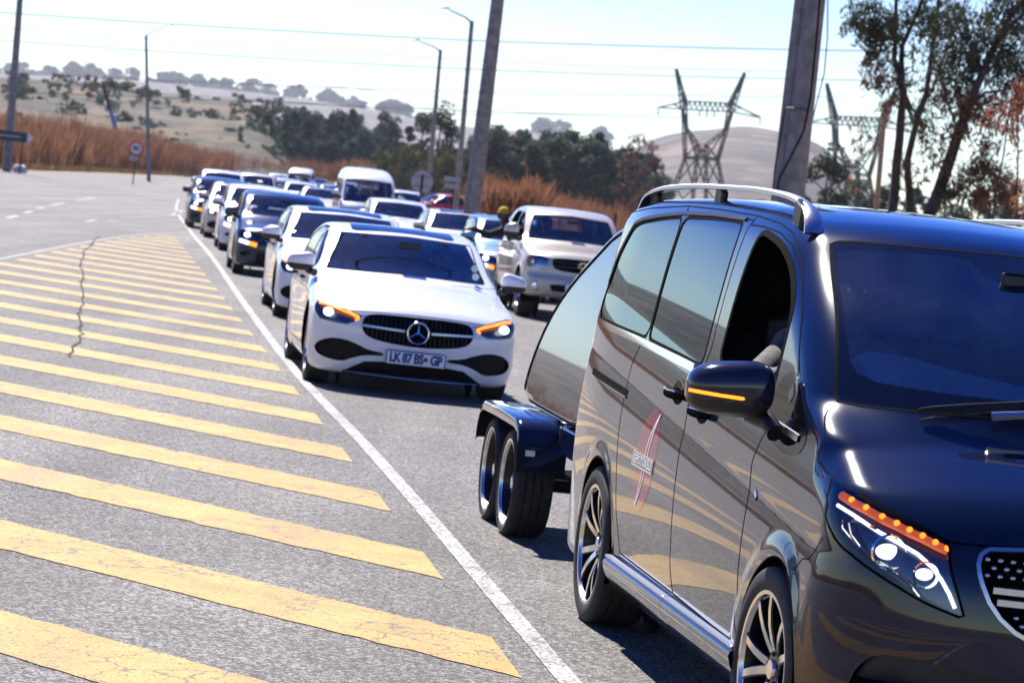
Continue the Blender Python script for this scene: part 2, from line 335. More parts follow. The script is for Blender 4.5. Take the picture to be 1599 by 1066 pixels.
class Shell:
    """a closed skin whose triangles are cut along outlines and handed out as panels"""
    def __init__(s, f, lo, hi, h):
        s.f, s.h = f, h; s.V, s.F = nets(f, lo, hi, h); s.lab = np.zeros(len(s.F), int); s.names = ['body']; s.N = None
    def d_poly(s, proj, P, cond=None, grow=0.):
        P = np.asarray(P, float); V = s.V
        c = cond(*V.T) if cond is not None else np.full(len(V), -1.)
        i, j = {'side': (0, 2), 'front': (1, 2), 'top': (0, 1)}[proj]
        lo, hi = P.min(0) - grow - 2.5*s.h, P.max(0) + grow + 2.5*s.h
        m = (V[:, i] > lo[0]) & (V[:, i] < hi[0]) & (V[:, j] > lo[1]) & (V[:, j] < hi[1]) & (c < 2.5*s.h)
        d = np.full(len(V), 3*s.h); d[m] = np.maximum(poly_sd(P, V[m, i], V[m, j]) - grow, c[m]); return d
    def cut(s, name, d, only=('body',)):
        al = np.isin(s.lab, [s.names.index(o) for o in only if o in s.names])
        d = np.where(np.abs(d) < 1e-6, 1e-6, d); neg = d < 0
        F = s.F; k = neg[F].sum(1); mix = (k > 0) & (k < 3) & al
        Fm, lm = F[mix], s.lab[mix]
        if len(Fm):
            ed = np.sort(np.concatenate([Fm[:, [0, 1]], Fm[:, [1, 2]], Fm[:, [2, 0]]]), 1); ed = ed[neg[ed[:, 0]] != neg[ed[:, 1]]]
            ed = np.unique(ed, axis=0); t = d[ed[:, 0]] / (d[ed[:, 0]] - d[ed[:, 1]])
            nv = s.V[ed[:, 0]] + (s.V[ed[:, 1]] - s.V[ed[:, 0]]) * t[:, None]; nv, _ = relax(s.f, nv, s.h * .3)
            key = {(a, b): len(s.V) + i for i, (a, b) in enumerate(map(tuple, ed))}
            T, L, I = [], [], []
            for (a, b, c), l in zip(Fm.tolist(), lm.tolist()):
                while neg[a] == neg[b] or neg[a] == neg[c]: a, b, c = b, c, a   # a is the odd one out
                ab, ac = key[(min(a, b), max(a, b))], key[(min(a, c), max(a, c))]
                T += [(a, ab, ac), (ab, b, c), (ab, c, ac)]; L += [l]*3; I += [neg[a], neg[b], neg[b]]
            s.V = np.concatenate([s.V, nv]); full = al & (k == 3)
            keep = ~mix
            newlab = s.lab.copy()
        else:
            T, L, I = [], [], []; keep = np.ones(len(F), bool); full = al & (k == 3); newlab = s.lab.copy()
        if name not in s.names: s.names.append(name)
        q = s.names.index(name); newlab[full] = q
        s.F = np.concatenate([F[keep], np.array(T, np.int64).reshape(-1, 3)]); s.lab = np.concatenate([newlab[keep], np.where(np.array(I, bool), q, np.array(L, int))]).astype(int)
        return s
    def poly(s, name, proj, P, cond=None, only=('body',), grow=0.): return s.cut(name, s.d_poly(proj, P, cond, grow), only)
    def normals(s, V=None):
        g = gradient(s.f, s.V if V is None else V); return g / np.maximum(np.linalg.norm(g, axis=1, keepdims=True), 1e-9)
    def take(s, name):
        if name not in s.names: return None, None
        q = s.names.index(name); F = s.F[s.lab == q]
        if not len(F): return None, None
        u, inv = np.unique(F, return_inverse=True); return s.V[u], inv.reshape(-1, 3)
    def panel(s, name, mat, parent, oname=None, off=0., skirt=0., part=None):
        """part: optional function of centroid -> bool to take a portion"""
        V, F = s.take(name)
        if V is None: return None
        if part is not None:
            c = V[F].mean(1); F = F[part(*c.T)]
            if not len(F): return None
            u, inv = np.unique(F, return_inverse=True); V = V[u]; F = inv.reshape(-1, 3)
        N = s.normals(V); P = V + N * off
        if skirt:
            e = np.concatenate([F[:, [0, 1]], F[:, [1, 2]], F[:, [2, 0]]]); es = np.sort(e, 1)
            _, iv, ct = np.unique(es, axis=0, return_inverse=True, return_counts=True); b = e[ct[iv.ravel()] == 1]
            bu, bi = np.unique(b, return_inverse=True); bi = bi.reshape(-1, 2); n0 = len(P)
            P2 = np.concatenate([P, P[bu], V[bu] + N[bu] * (off - skirt)]); m = len(bu)
            t = P[b[:, 1]] - P[b[:, 0]]; sn = np.cross(t, N[b[:, 0]]); vn = np.zeros((m, 3)); np.add.at(vn, bi[:, 0], sn); np.add.at(vn, bi[:, 1], sn)
            vn /= np.maximum(np.linalg.norm(vn, axis=1, keepdims=True), 1e-9)
            if skirt < 0: vn = -vn
            Q = np.concatenate([np.stack([n0 + bi[:, 1], n0 + bi[:, 0], n0 + m + bi[:, 0]], 1), np.stack([n0 + bi[:, 1], n0 + m + bi[:, 0], n0 + m + bi[:, 1]], 1)])
            if skirt < 0: Q = Q[:, ::-1]
            P, F, N = P2, np.concatenate([F, Q]), np.concatenate([N, vn, vn])
        return obj(oname or name, mesh(oname or name, P, F, mat, N), parent)
    def solve(s, proj, a, b, sgn):
        """points on the outer skin over coordinates (a, b); sgn picks the side it is seen from"""
        a = np.asarray(a, float); b = np.asarray(b, float); n = len(a)
        far = 3.0 * sgn if proj == 'side' else (3. if proj == 'top' else (2.5 if sgn > 0 else -8.))
        near = 0. * sgn if proj == 'side' else (.3 if proj == 'top' else -1.)
        mk = {'side': lambda t: (a, t, b), 'front': lambda t: (t, a, b), 'top': lambda t: (a, b, t)}[proj]
        ts = np.linspace(far, near, 240); lo = np.full(n, near); hi = np.full(n, far); done = np.zeros(n, bool)
        for i in range(1, len(ts)):
            v = s.f(*mk(np.full(n, ts[i]))) < 0; new = v & ~done; lo[new] = ts[i]; hi[new] = ts[i-1]; done |= v
        for _ in range(22):
            mid = (lo + hi) / 2; v = s.f(*mk(mid)) < 0; lo = np.where(v, mid, lo); hi = np.where(v, hi, mid)
        return np.stack(mk((lo + hi) / 2), 1)
    def ribbon(s, name, proj, P, sgn, w, mat, parent, off=.0012, h=None, mb=None, closed=False, step=.03):
        """flat strip (or a raised bar, h > 0) lying on the skin along a line"""
        P = np.array(P, float)
        if closed: P = np.concatenate([P, P[:1]])
        seg = np.linalg.norm(np.diff(P, axis=0), axis=1); L = np.concatenate([[0], np.cumsum(seg)]); n = max(3, int(L[-1] / step) + 1)
        t = np.linspace(0, L[-1], n); a, b = np.interp(t, L, P[:, 0]), np.interp(t, L, P[:, 1])
        Q = s.solve(proj, a, b, sgn); N = s.normals(Q); T = np.gradient(Q, axis=0); T /= np.maximum(np.linalg.norm(T, axis=1, keepdims=True), 1e-9)
        B = np.cross(N, T); B /= np.maximum(np.linalg.norm(B, axis=1, keepdims=True), 1e-9)
        if h:
            V = np.concatenate([Q + B*w/2, Q + B*w/2*.8 + N*h, Q - B*w/2*.8 + N*h, Q - B*w/2]); k = 4
        else:
            V = np.concatenate([Q + B*w/2 + N*off, Q - B*w/2 + N*off]); k = 2
        F = [((j+1)*n + i, (j+1)*n + i+1, j*n + i+1, j*n + i) for j in range(k-1) for i in range(n-1)]
        if mb is not None: mb.add(V, F); return None
        NN = np.concatenate([N]*2) if not h else None
        return obj(name, mesh(name, V, F, mat, NN, smooth=not h), parent)
def line_tube(s, P3, inward, r, n=6):
    """tube along surface points pushed inside by inward metres"""
    P3 = np.asarray(P3, float); N = s.normals(P3); return P3 - N * inward
def text_mesh(body, size, bold=.0, spacing=1.):
    cu = bpy.data.curves.new('lettering', 'FONT'); cu.body = body; cu.size = size; cu.offset = bold; cu.align_x = 'CENTER'; cu.align_y = 'CENTER'; cu.space_character = spacing; cu.resolution_u = 3
    o = bpy.data.objects.new('lettering', cu); COL.objects.link(o)
    dg = bpy.context.evaluated_depsgraph_get(); dg.update(); me = bpy.data.meshes.new_from_object(o.evaluated_get(dg))
    V = np.array([v.co[:] for v in me.vertices]); F = [tuple(p.vertices) for p in me.polygons]
    bpy.data.objects.remove(o); bpy.data.curves.remove(cu); bpy.data.meshes.remove(me)
    return V, F
# ------------------------------------------------------------------ wheels, mirrors, people, plates
_wheels = {}
def wheel(parent, x, y, Rt, w=.24, rim=.24, style='split5', dark='rim_dark', face='rim_cut', steer=0., yaw=0.):
    """wheel > tyre, rim; the outer face looks towards sign(y)"""
    key = (round(Rt, 3), w, rim, style, dark, face)
    if key not in _wheels:
        b = MB(); hw = w/2
        b.lathe([(rim-.012, -hw*.80), (rim+.004, -hw*.93), (rim+.012, -hw*.97), (rim+.035, -hw*1.0), (Rt-.028, -hw*.985), (Rt-.012, -hw*.93), (Rt-.003, -hw*.84), (Rt, -hw*.72), (Rt, -hw*.44), (Rt-.009, -hw*.43), (Rt-.009, -hw*.37), (Rt, -hw*.36), (Rt, -hw*.04), (Rt-.009, -hw*.03), (Rt-.009, hw*.03), (Rt, hw*.04), (Rt, hw*.36), (Rt-.009, hw*.37), (Rt-.009, hw*.43), (Rt, hw*.44), (Rt, hw*.74), (Rt-.015, hw*.93), (rim+.03, hw), (rim-.012, hw*.85)], 64)
        ty = mesh('tyre', b.V, b.F, M['rubber']); ty.set_sharp_from_angle(angle=R(35))
        b = MB()
        b.m = 1; b.lathe([(rim-.016, -hw*.80), (rim+.006, -hw*.88), (rim+.006, -hw*.94), (rim-.008, -hw*.93), (rim-.014, -hw*.80)], 64)
        b.m = 0; b.lathe([(rim-.012, -hw*.82), (rim-.03, -hw*.3), (rim-.035, hw*.8)], 48)
        def spoke(a0, a1, w0, w1, y0, y1, r0=.05, r1=rim-.012, d=.03):
            n = 5; V = []; 
            for i in range(n):
                t = i/(n-1); r = r0 + (r1-r0)*t; a = a0 + (a1-a0)*t**.8; ww = w0 + (w1-w0)*t; yy = y0 + (y1-y0)*t - .012*math.sin(math.pi*t)
                ca, sa = math.cos(a), math.sin(a)
                for dx, dy in ((-ww, d), (-ww, .006), (-ww*.72, 0), (ww*.72, 0), (ww, .006), (ww, d)): V.append((r*ca - dx*sa, yy + dy, r*sa + dx*ca))
            for k in range(5):
                b.m = 1 if k == 2 else 0
                b.add(V, [(i*6+k, i*6+k+1, i*6+6+k+1, i*6+6+k) for i in range(n-1)])
        if style == 'split5':
            for k in range(5):
                a = 2*math.pi*k/5 + .25
                for q in (-1, 1): spoke(a + q*.20, a + q*.27, .020, .017, -hw*.55, -hw*.86)
        elif style == 'multi':
            for k in range(14): spoke(2*math.pi*k/14, 2*math.pi*k/14 + .12, .008, .006, -hw*.30, -hw*.2, d=.02)
            b.m = 1; b.lathe([(rim, -hw*.9), (rim-.012, -hw*.84), (rim-.024, -hw*.35), (rim-.03, -hw*.2)], 48)
        else:
            for k in range(5):
                a = 2*math.pi*k/5 + .3; spoke(a, a, .03, .022, -hw*.5, -hw*.8)
        b.m = 0; b.lathe([(.075, -hw*.3), (.07, -hw*.56), (.062, -hw*.6)], 24); b.m = 1; b.lathe([(.036, -hw*.6), (.033, -hw*.68), (.0, -hw*.69)], 20); b.m = 0; b.lathe([(.066, -hw*.585), (.036, -hw*.6)], 24)
        for k in range(5):
            a = 2*math.pi*k/5; b.ball((.052*math.cos(a), -hw*.60, .052*math.sin(a)), .008, 6, 4)
        ri = mesh('rim', b.V, b.F, [M[dark], M[face]], mi=b.M); ri.set_sharp_from_angle(angle=R(30))
        b = MB(); b.lathe([(.06, hw*.25), (.155, hw*.25), (.155, hw*.02), (.07, hw*.02), (.06, hw*.9)], 32); b.box((.13, hw*.15, .06), (.08, .07, .12))
        di = mesh('wheel', b.V, b.F, M['alu']); di.set_sharp_from_angle(angle=R(30))
        _wheels[key] = (ty, ri, di)
    ty, ri, di = _wheels[key]; off = w/2 * (-1 if y < 0 else 1)
    o = obj('wheel', di, parent, (x, y - off, Rt - .004), (0, RNG.uniform(0, 6), 0 if y < 0 else math.pi)); o.rotation_euler = Matrix.Rotation((0 if y < 0 else math.pi) + steer, 3, 'Z').__matmul__(Matrix.Rotation(RNG.uniform(0, 6) if not yaw else yaw, 3, 'Y')).to_euler()
    obj('tyre', ty, o); obj('rim', ri, o); return o
def arch_liner(parent, xs, Ra, W, zc=.34, depth=.32):
    for xw in xs:
        for sd in (-1, 1):
            b = MB(); V = []; n = 22
            for i in range(n + 1):
                a = -.35 + (math.pi + .7) * i / n
                for yy in (W - .012, W - depth): V.append((xw + Ra*math.cos(a), sd*yy, zc + Ra*math.sin(a)))
            b.add(V, [(2*i, 2*i+1, 2*i+3, 2*i+2) for i in range(n)])
            b.add([(xw + Ra*math.cos(t), sd*(W-depth), zc + Ra*math.sin(t)) for t in np.linspace(0, 2*math.pi, 24, endpoint=False)], [tuple(range(24))]); b.build('arch_liner', M['gap'], parent)
def plate(parent, loc, text, rz=0., emblem=True, tilt=0., small=False):
    b = MB(); b.box((0, 0, 0), (.014, .53, .125), bev=.008); o = b.build('registration_plate', M['plastic'], parent); o.location = loc; o.rotation_euler = (0, tilt, rz)
    b = MB(); b.box((.009, 0, 0), (.006, .512, .11), bev=.004); b.build('plate_face', M['plate_white'], o)
    if text:
        V, F = text_mesh(text, .115, .006, .92); s = .47 / (V[:, 0].max() - V[:, 0].min()) if emblem else .44 / (V[:, 0].max() - V[:, 0].min())
        P = np.stack([np.full(len(V), .0135), V[:, 0]*s, V[:, 1] * .98], 1); obj('lettering', mesh('lettering', P, F, M['ink'], smooth=False), o)
        if emblem:
            b = MB(); b.lathe([(0, .0138), (.016, .0138)], 16, 'x', (0, .088, .006)); b.build('emblem', M['red_lens'], o)
            b = MB(); b.lathe([(0, .0136), (.021, .0136)], 16, 'x', (0, .088, .004)); b.build('emblem', simple('plate_emblem', (.12, .2, .1), .5), o)
    return o
def mirror(parent, side, x, y, z, body, d=(.085, .145, .10), amber=False, lower=None, arm=None, h=.012):
    """door mirror: housing (cut into a painted upper and a black lower half), glass, arm"""
    sg = side
    def f(X, Y, Z):
        t = (Y*sg) / d[1]
        zz = (Z + .012*t) / (d[2] * (1 - .12*np.clip(t, -1, 1))); xx = (X + .03*t) / d[0]
        xx = np.where(xx > 0, xx, xx*1.5)
        return ((np.abs(xx)**2.6 + np.abs(t)**3.2 + np.abs(zz)**2.8 + 1e-9)**(1/2.8) - 1) * .1
    s = Shell(f, (-d[0]*1.5, -d[1]*1.2, -d[2]*1.3), (d[0]*1.5, d[1]*1.2, d[2]*1.3), h)
    if lower is not None: s.cut('low', s.V[:, 2] - lower)
    if amber:
        yy = np.linspace(-.97, .22, 12) * d[1] * 1.0; P = [(q*sg, -.018 - .10*(q + d[1])*.4 + .006*(1 if u else -1)) for u in (1, 0) for q in (yy if u else yy[::-1])]
        s.poly('sig', 'front', [(-p[0], p[1]) for p in P], lambda X, Y, Z: -.2*d[0] - X, only=('body', 'low'))
    o = s.panel('body', M[body], parent, 'mirror'); o.location = (x, y, z)
    if lower is not None: s.panel('low', M['plastic'], o, 'lower_shell')
    if amber: s.panel('sig', M['amber'], o, 'indicator', off=.002)
    b = MB(); b.box((-d[0]*.74, 0, .0), (.006, d[1]*1.6, d[2]*1.45), bev=.002); b.build('mirror_glass', M['chrome'], o)
    if arm:
        b = MB(); b.tube([Vector((x, y - sg*d[1]*.55, z - d[2]*.8)), Vector(((x + arm[0])/2, (y - sg*d[1]*.8 + arm[1])/2, z - d[2]*1.02)), Vector(arm)], [.035, .032, .035], 10); b.build('mirror_arm', M['plastic'], parent, smooth=True)
    return o
def seg_d(X, Y, Z, a, b, ra, rb):
    a = np.array(a); b = np.array(b); e = b - a
    t = np.clip(((X-a[0])*e[0] + (Y-a[1])*e[1] + (Z-a[2])*e[2]) / max(e @ e, 1e-9), 0, 1)
    return np.sqrt((X-a[0]-t*e[0])**2 + (Y-a[1]-t*e[1])**2 + (Z-a[2]-t*e[2])**2) - (ra + (rb-ra)*t)
def person(name, label, J, jacket='dark_jacket', skin='skin', hat=None, hair=True, parent=None, group=None, h=.016, face=(1, 0, 0)):
    """one continuous body from the joints J: pelvis, chest, neck, head, sh/el/wr/tip (two arms), optional hip/kn/an (two legs)"""
    caps = []; A = lambda a, b, ra, rb, l: caps.append((np.array(a, float), np.array(b, float), ra, rb, l))
    A(J['pelvis'], J['chest'], .135, .15, 1); A(np.array(J['chest']), np.array(J['neck']) , .13, .065, 1)
    A(J['neck'], J['head'], .055, .06, 0)
    fx = np.array(face, float); fx /= np.linalg.norm(fx); hd = np.array(J['head'], float); up = np.array([0, 0, 1.]); rt = np.cross(fx, up)
    A(hd + up*.045 - fx*.015, hd + up*.075 - fx*.02, .088, .085, 2); A(hd + fx*.035 - up*.045, hd + fx*.02 + up*.03, .05, .07, 0)
    A(hd + fx*.085 + up*.03, hd + fx*.105 + up*.002, .012, .017, 0)
    for q in (-1, 1): A(hd + rt*q*.082 + up*.02, hd + rt*q*.085 - up*.02, .02, .014, 0)
    A(hd + fx*.088 - rt*.02 - up*.035, hd + fx*.088 + rt*.02 - up*.035, .011, .011, 0)
    for q in (0, 1):
        if f'sh{q}' not in J: continue
        sh, el, wr, tp = [np.array(J[k + str(q)], float) for k in ('sh', 'el', 'wr', 'tip')]
        A(np.array(J['chest']) + up*.05, sh, .10, .075, 1); A(sh, el, .066, .05, 1); A(el, wr, .05, .034, 1)
        dv = (tp - wr); L = np.linalg.norm(dv); dv /= L; sd = np.cross(dv, up); sd /= max(np.linalg.norm(sd), 1e-6); dn = np.cross(sd, dv)
        A(wr, wr + dv*.075, .03, .034, 0)
        for i, fl in enumerate((.85, 1., .95, .75)):
            b0 = wr + dv*.085 + sd*(i-1.5)*.021; k1 = b0 + dv*.045*fl - dn*.008; A(b0, k1, .0105, .0095, 0); A(k1, k1 + dv*.035*fl - dn*.024, .0095, .008, 0)
        A(wr + dv*.03 + sd*.03, wr + dv*.075 + sd*.052 - dn*.01, .013, .010, 0)
        if f'kn{q}' in J:
            hp, kn, an = [np.array(J[k + str(q)], float) for k in ('hip', 'kn', 'an')]; A(hp, kn, .085, .06, 3); A(kn, an, .055, .042, 3); A(an, an + fx*.16 - up*.03, .045, .035, 3)
    def f(X, Y, Z):
        r = None
        for a, b, ra, rb, l in caps:
            d = seg_d(X, Y, Z, a, b, ra, rb); r = d if r is None else -smax(-r, -d, .035)
        return r
    P = np.concatenate([[c[0], c[1]] for c in caps]); s = Shell(f, P.min(0) - .2, P.max(0) + .2, h)
    x, y, z = s.V[s.F].mean(1).T
    ds = np.stack([seg_d(x, y, z, a, b, ra, rb) for a, b, ra, rb, l in caps]); L = np.array([c[4] for c in caps])[ds.argmin(0)]
    cap = (z > hd[2] + .055) | ((L == 2) & ((np.stack([x, y, z], 1) - hd) @ fx < .0))
    s.names += ['jacket', 'cap', 'trousers']; s.lab[(L == 1)] = 1; s.lab[(L == 3)] = 3; s.lab[cap & np.isin(L, (0, 2)) & (np.abs((np.stack([x, y, z], 1) - hd) @ np.array([0, 0, 1.])) < .3)] = 2
    o = s.panel('body', M[skin], parent, name)
    s.panel('jacket', M[jacket], o, 'jacket', off=.006, skirt=.02)
    s.panel('cap', M[hat] if hat else M['gap'], o, 'beanie' if hat else 'hair', off=.012 if hat else .005, skirt=.02)
    s.panel('trousers', M['dark_jacket'], o, 'trousers', off=.004)
    e = MB()
    for q in (-1, 1): e.ball(hd + fx*.085 + rt*q*.03 + up*.032, .011, 8, 5)
    e.build('eyes', simple('eye_white', (.5, .48, .45), .2), o)
    tag(o, label, 'person', group); return o
def car_seat(parent, x, y, z, w=.5, name='seat', head=True):
    b = MB(); b.box((x+.06, y, z), (.5, w, .16), bev=.05); b.box((x-.25, y, z+.36), (.15, w*.94, .66), bev=.06, ry=-.22)
    if head: b.box((x-.345, y, z+.79), (.10, w*.52, .19), bev=.045); b.tube([(x-.33, y-.06, z+.62), (x-.34, y-.06, z+.75)], .007); b.tube([(x-.33, y+.06, z+.62), (x-.34, y+.06, z+.75)], .007)
    return b.build(name, M['seat'], parent, smooth=True)
def steering(parent, x, y, z, r=.185):
    b = MB(); n = 28; c = Vector((x, y, z)); ax = Vector((.42, 0, 1)).normalized(); u = Vector((0, 1, 0)); v = ax.cross(u)
    b.tube([c + (u*math.cos(t) + v*math.sin(t))*r for t in np.linspace(0, 2*math.pi, n)], .015, 8, False)
    for t in (0, math.pi, -math.pi/2): b.tube([c, c + (u*math.cos(t) + v*math.sin(t))*r], .016, 6)
    b.ball(c, .06, 10, 6); b.tube([c, c + Vector((.4, 0, -.16))], .03, 8)
    return b.build('steering_wheel', M['plastic'], parent, smooth=True)
# ------------------------------------------------------------------ the black people carrier
VAN_O, VAN_RZ = (1.89011806, 10.1302295, 0), R(9.363647 - 90)
def build_van():
    t = tag(empty('passenger_van', VAN_O, VAN_RZ), 'long glossy black van with roof rails and a red oval emblem on its side', 'van')
    s = Shell(van_f, (-4.36, -1.06, .12), (1.0, 1.06, 2.06), .0175)
    rs = lambda x, y, z: y + .3                                   # vehicle's right side
    ls = lambda x, y, z: .3 - y
    fr = lambda x, y, z: -.05 - x
    mir = lambda P: [(-a, b) for a, b in P]
    # wheel openings
    ARCH = ((.045, .36, .375), (-3.13, .36, .385))
    for xc, zc, ra in ARCH:
        c = [(xc + ra*math.cos(a), zc + ra*math.sin(a)) for a in np.linspace(0, 2*math.pi, 60, endpoint=False)]
        for cd in (lambda x, y, z: y + .5, lambda x, y, z: .5 - y): s.poly('arch', 'side', c, cd)
    # windscreen
    WS = chaikin([(-.765, 1.272), (-.775, 1.30), (-.655, 1.80), (-.63, 1.822), (-.35, 1.832), (0, 1.838), (.35, 1.832), (.63, 1.822), (.655, 1.80), (.775, 1.30), (.765, 1.272), (.54, 1.283), (.23, 1.298), (0, 1.302), (-.23, 1.298), (-.54, 1.283)], 1)
    WI = chaikin([(-.69, 1.36), (-.715, 1.44), (-.65, 1.76), (-.62, 1.79), (-.44, 1.803), (-.235, 1.812), (-.19, 1.80), (-.165, 1.75), (-.10, 1.728), (.10, 1.728), (.165, 1.75), (.19, 1.80), (.235, 1.812), (.44, 1.803), (.62, 1.79), (.65, 1.76), (.715, 1.44), (.69, 1.36), (.5, 1.352), (.2, 1.354), (0, 1.355), (-.2, 1.354), (-.5, 1.352)], 1)
    wc = lambda x, y, z: np.maximum(-1.4 - x, x - .75)
    s.poly('frit', 'front', WS, wc); s.poly('screen', 'front', WI, wc, only=('frit',))
    # side glass (both sides share outlines)
    Q = soft([(-3.90, 1.332), (-3.94, 1.44), (-3.80, 1.62), (-3.60, 1.775), (-3.43, 1.80), (-3.06, 1.828), (-2.695, 1.845), (-2.72, 1.6), (-2.745, 1.307)], .07)
    W2 = soft([(-2.725, 1.307), (-2.70, 1.60), (-2.672, 1.843), (-2.2, 1.853), (-1.86, 1.853), (-1.69, 1.846), (-1.675, 1.6), (-1.68, 1.265), (-2.2, 1.287)], .06)
    FW = chaikin([(-1.435, 1.25), (-1.43, 1.60), (-1.405, 1.80), (-1.35, 1.822), (-1.229, 1.808), (-1.057, 1.784), (-.884, 1.733), (-.727, 1.65), (-.60, 1.55), (-.575, 1.45), (-.575, 1.215), (-1.0, 1.235)], 1)
    TRI = chaikin([(-.555, 1.225), (-.52, 1.29), (-.43, 1.345), (-.32, 1.345), (-.24, 1.30), (-.036, 1.184), (0, 1.12), (-.06, 1.075), (-.237, 1.066), (-.40, 1.09), (-.535, 1.13)], 1)
    for sd, cd in ((-1, rs), (1, ls)):
        s.poly('qwin', 'side', Q, cd); s.poly('swin', 'side', W2, cd); s.poly('fwin', 'side', FW, cd); s.poly('tri', 'side', TRI, cd)
    CH = [(-3.90, 1.330), (-2.87, 1.305), (-1.87, 1.271), (-1.2, 1.238), (-.60, 1.212), (-.60, 1.184), (-1.2, 1.207), (-1.87, 1.236), (-2.87, 1.274), (-3.86, 1.298)]
    for cd in (rs, ls): s.poly('chrome', 'side', CH, cd)
    # doors
    FD = [(-1.60, 1.842), (-1.605, 1.43), (-1.60, 1.34), (-1.68, 1.22), (-1.722, 1.119), (-1.713, .962), (-1.651, .807), (-1.54, .479), (-1.46, .385), (-.31, .365), (-.40, .48), (-.461, .605), (-.528, .819), (-.60, .998), (-.54, 1.10), (-.30, 1.34), (-.42, 1.46), (-.509, 1.545), (-.70, 1.672), (-.83, 1.738), (-.95, 1.785), (-1.163, 1.826), (-1.427, 1.842)]
    SD = [(-1.60, 1.862), (-1.605, 1.43), (-1.60, 1.34), (-1.68, 1.22), (-1.722, 1.119), (-1.713, .962), (-1.651, .807), (-1.54, .479), (-1.46, .385), (-2.56, .393), (-2.60, .45), (-2.691, .549), (-2.842, .851), (-2.87, .925), (-2.924, 1.115), (-2.894, 1.191), (-2.825, 1.271), (-2.755, 1.31), (-2.71, 1.60), (-2.68, 1.868)]
    for cd in (rs, ls): s.poly('fdoor', 'side', FD, cd); s.poly('sdoor', 'side', SD, cd)
    # nose: lamps, grille, lower intake, bonnet
    HL = [(-.861, 1.048), (-.882, .996), (-.893, .932), (-.887, .885), (-.866, .85), (-.809, .806), (-.736, .766), (-.641, .722), (-.565, .700), (-.521, .688), (-.545, .755), (-.571, .826), (-.580, .885), (-.573, .915), (-.613, .932), (-.672, .952), (-.729, .975), (-.786, 1.0), (-.828, 1.022), (-.849, 1.038)]
    hc = lambda x, y, z: .15 - x
    for P in (HL, mir(HL)): s.poly('lamp', 'front', P, hc)
    GR = chaikin([(-.45, .913), (-.487, .895), (-.495, .84), (-.44, .721), (-.337, .644), (-.15, .60), (.15, .60), (.337, .644), (.44, .721), (.495, .84), (.487, .895), (.45, .913), (0, .935)], 1)
    s.poly('grille', 'front', GR, fr)
    IN = [(-.82, .37), (-.815, .43), (-.80, .49), (-.755, .54), (-.66, .545), (-.554, .53), (-.335, .516), (0, .51), (.335, .516), (.554, .53), (.66, .545), (.755, .54), (.80, .49), (.815, .43), (.82, .37), (.76, .27), (0, .26), (-.76, .27)]
    s.poly('intake', 'front', chaikin(IN, 1), hc)
    HD = [(-.805, 1.25), (-.83, 1.22), (-.873, 1.097), (-.862, 1.05), (-.75, .992), (-.573, .918), (-.48, .92), (0, .945), (.48, .92), (.573, .918), (.75, .992), (.862, 1.05), (.873, 1.097), (.83, 1.22), (.805, 1.25), (.77, 1.258), (.54, 1.268), (0, 1.285), (-.54, 1.268), (-.77, 1.258)]
    s.poly('hood', 'front', HD, lambda x, y, z: -.06 - x)
    HND = (((-1.93, 1.14), 'sdoor'), ((-1.47, 1.105), 'fdoor'))
    for (hx, hz), dn in HND:
        for cd in (rs, ls): s.poly('cup_' + dn, 'side', [(hx + .112*math.cos(a), hz + .052*math.sin(a)) for a in np.linspace(0, 2*math.pi, 40, endpoint=False)], cd, only=(dn,))
    BP = M['black_paint']
    body = s.panel('body', BP, t, 'body')
    s.panel('hood', BP, t, 'bonnet')
    for nm, on in (('fdoor', 'front_door'), ('sdoor', 'sliding_door')):
        for q in (-1, 1):
            d = s.panel(nm, BP, t, on, part=lambda x, y, z, q=q: y*q > 0)
            if q < 0: globals()['van_' + nm] = d
    pr = lambda x, y, z: y < 0; pl = lambda x, y, z: y > 0
    for pp in (pr, pl):
        s.panel('qwin', M['privacy'], t, 'quarter_window', off=-.002, part=pp); s.panel('swin', M['privacy'], t, 'side_window', off=-.002, part=pp)
        s.panel('chrome', M['chrome'], t, 'chrome_strip', off=.006, skirt=.01, part=pp)
        s.panel('tri', M['frit'], t, 'mirror_panel', off=.002, skirt=.004, part=pp)
    s.panel('fwin', M['privacy'], t, 'front_window', off=-.004, part=pl)          # the driver's window is open
    s.panel('frit', M['frit'], t, 'windscreen_border', off=.0); s.panel('screen', M['screen'], t, 'windscreen')
    g = s.panel('grille', M['gap'], t, 'grille', off=-.03, skirt=-.03)
    i_ = s.panel('intake', M['plastic'], t, 'lower_intake', off=-.025, skirt=-.025)
    arch_liner(t, [.045], .376, .95, .36); arch_liner(t, [-3.13], .386, .95, .36)
    # gaps between panels, window rubbers
    b = MB()
    for q in (-1, 1):
        for P, cl in ((FD, True), (SD, True), ([(-2.76, 1.893), (-2.18, 1.891), (-1.6, 1.881), (-1.26, 1.861), (-1.037, 1.83), (-.872, 1.773), (-.75, 1.706)], False), ([(-2.755, 1.893), (-2.66, 1.85)], False), ([(-1.60, 1.882), (-1.59, 1.845)], False), ([(-3.86, 1.84), (-3.4, 1.868), (-2.76, 1.893)], False)):
            s.ribbon('gap', 'side', P, q, .007, None, None, mb=b, closed=cl, off=.001)
        s.ribbon('gap', 'side', [(.24, .72), (.29, .77), (.36, .775), (.447, .86)], q, .005, None, None, mb=b, off=.001)
        for P in (Q, W2): s.ribbon('rubber', 'side', P, q, .016, None, None, mb=b, closed=True, off=.0012)
        s.ribbon('rubber', 'side', FW, q, .028, None, None, mb=b, closed=True, off=.0014)
        for k, (xc, zc, ra) in enumerate(ARCH):
            s.ribbon('lip', 'side', [(xc + ra*math.cos(a), zc + ra*math.sin(a)) for a in np.linspace(-.1, math.pi + .1, 40)], q, .008, None, None, mb=b, off=.001)
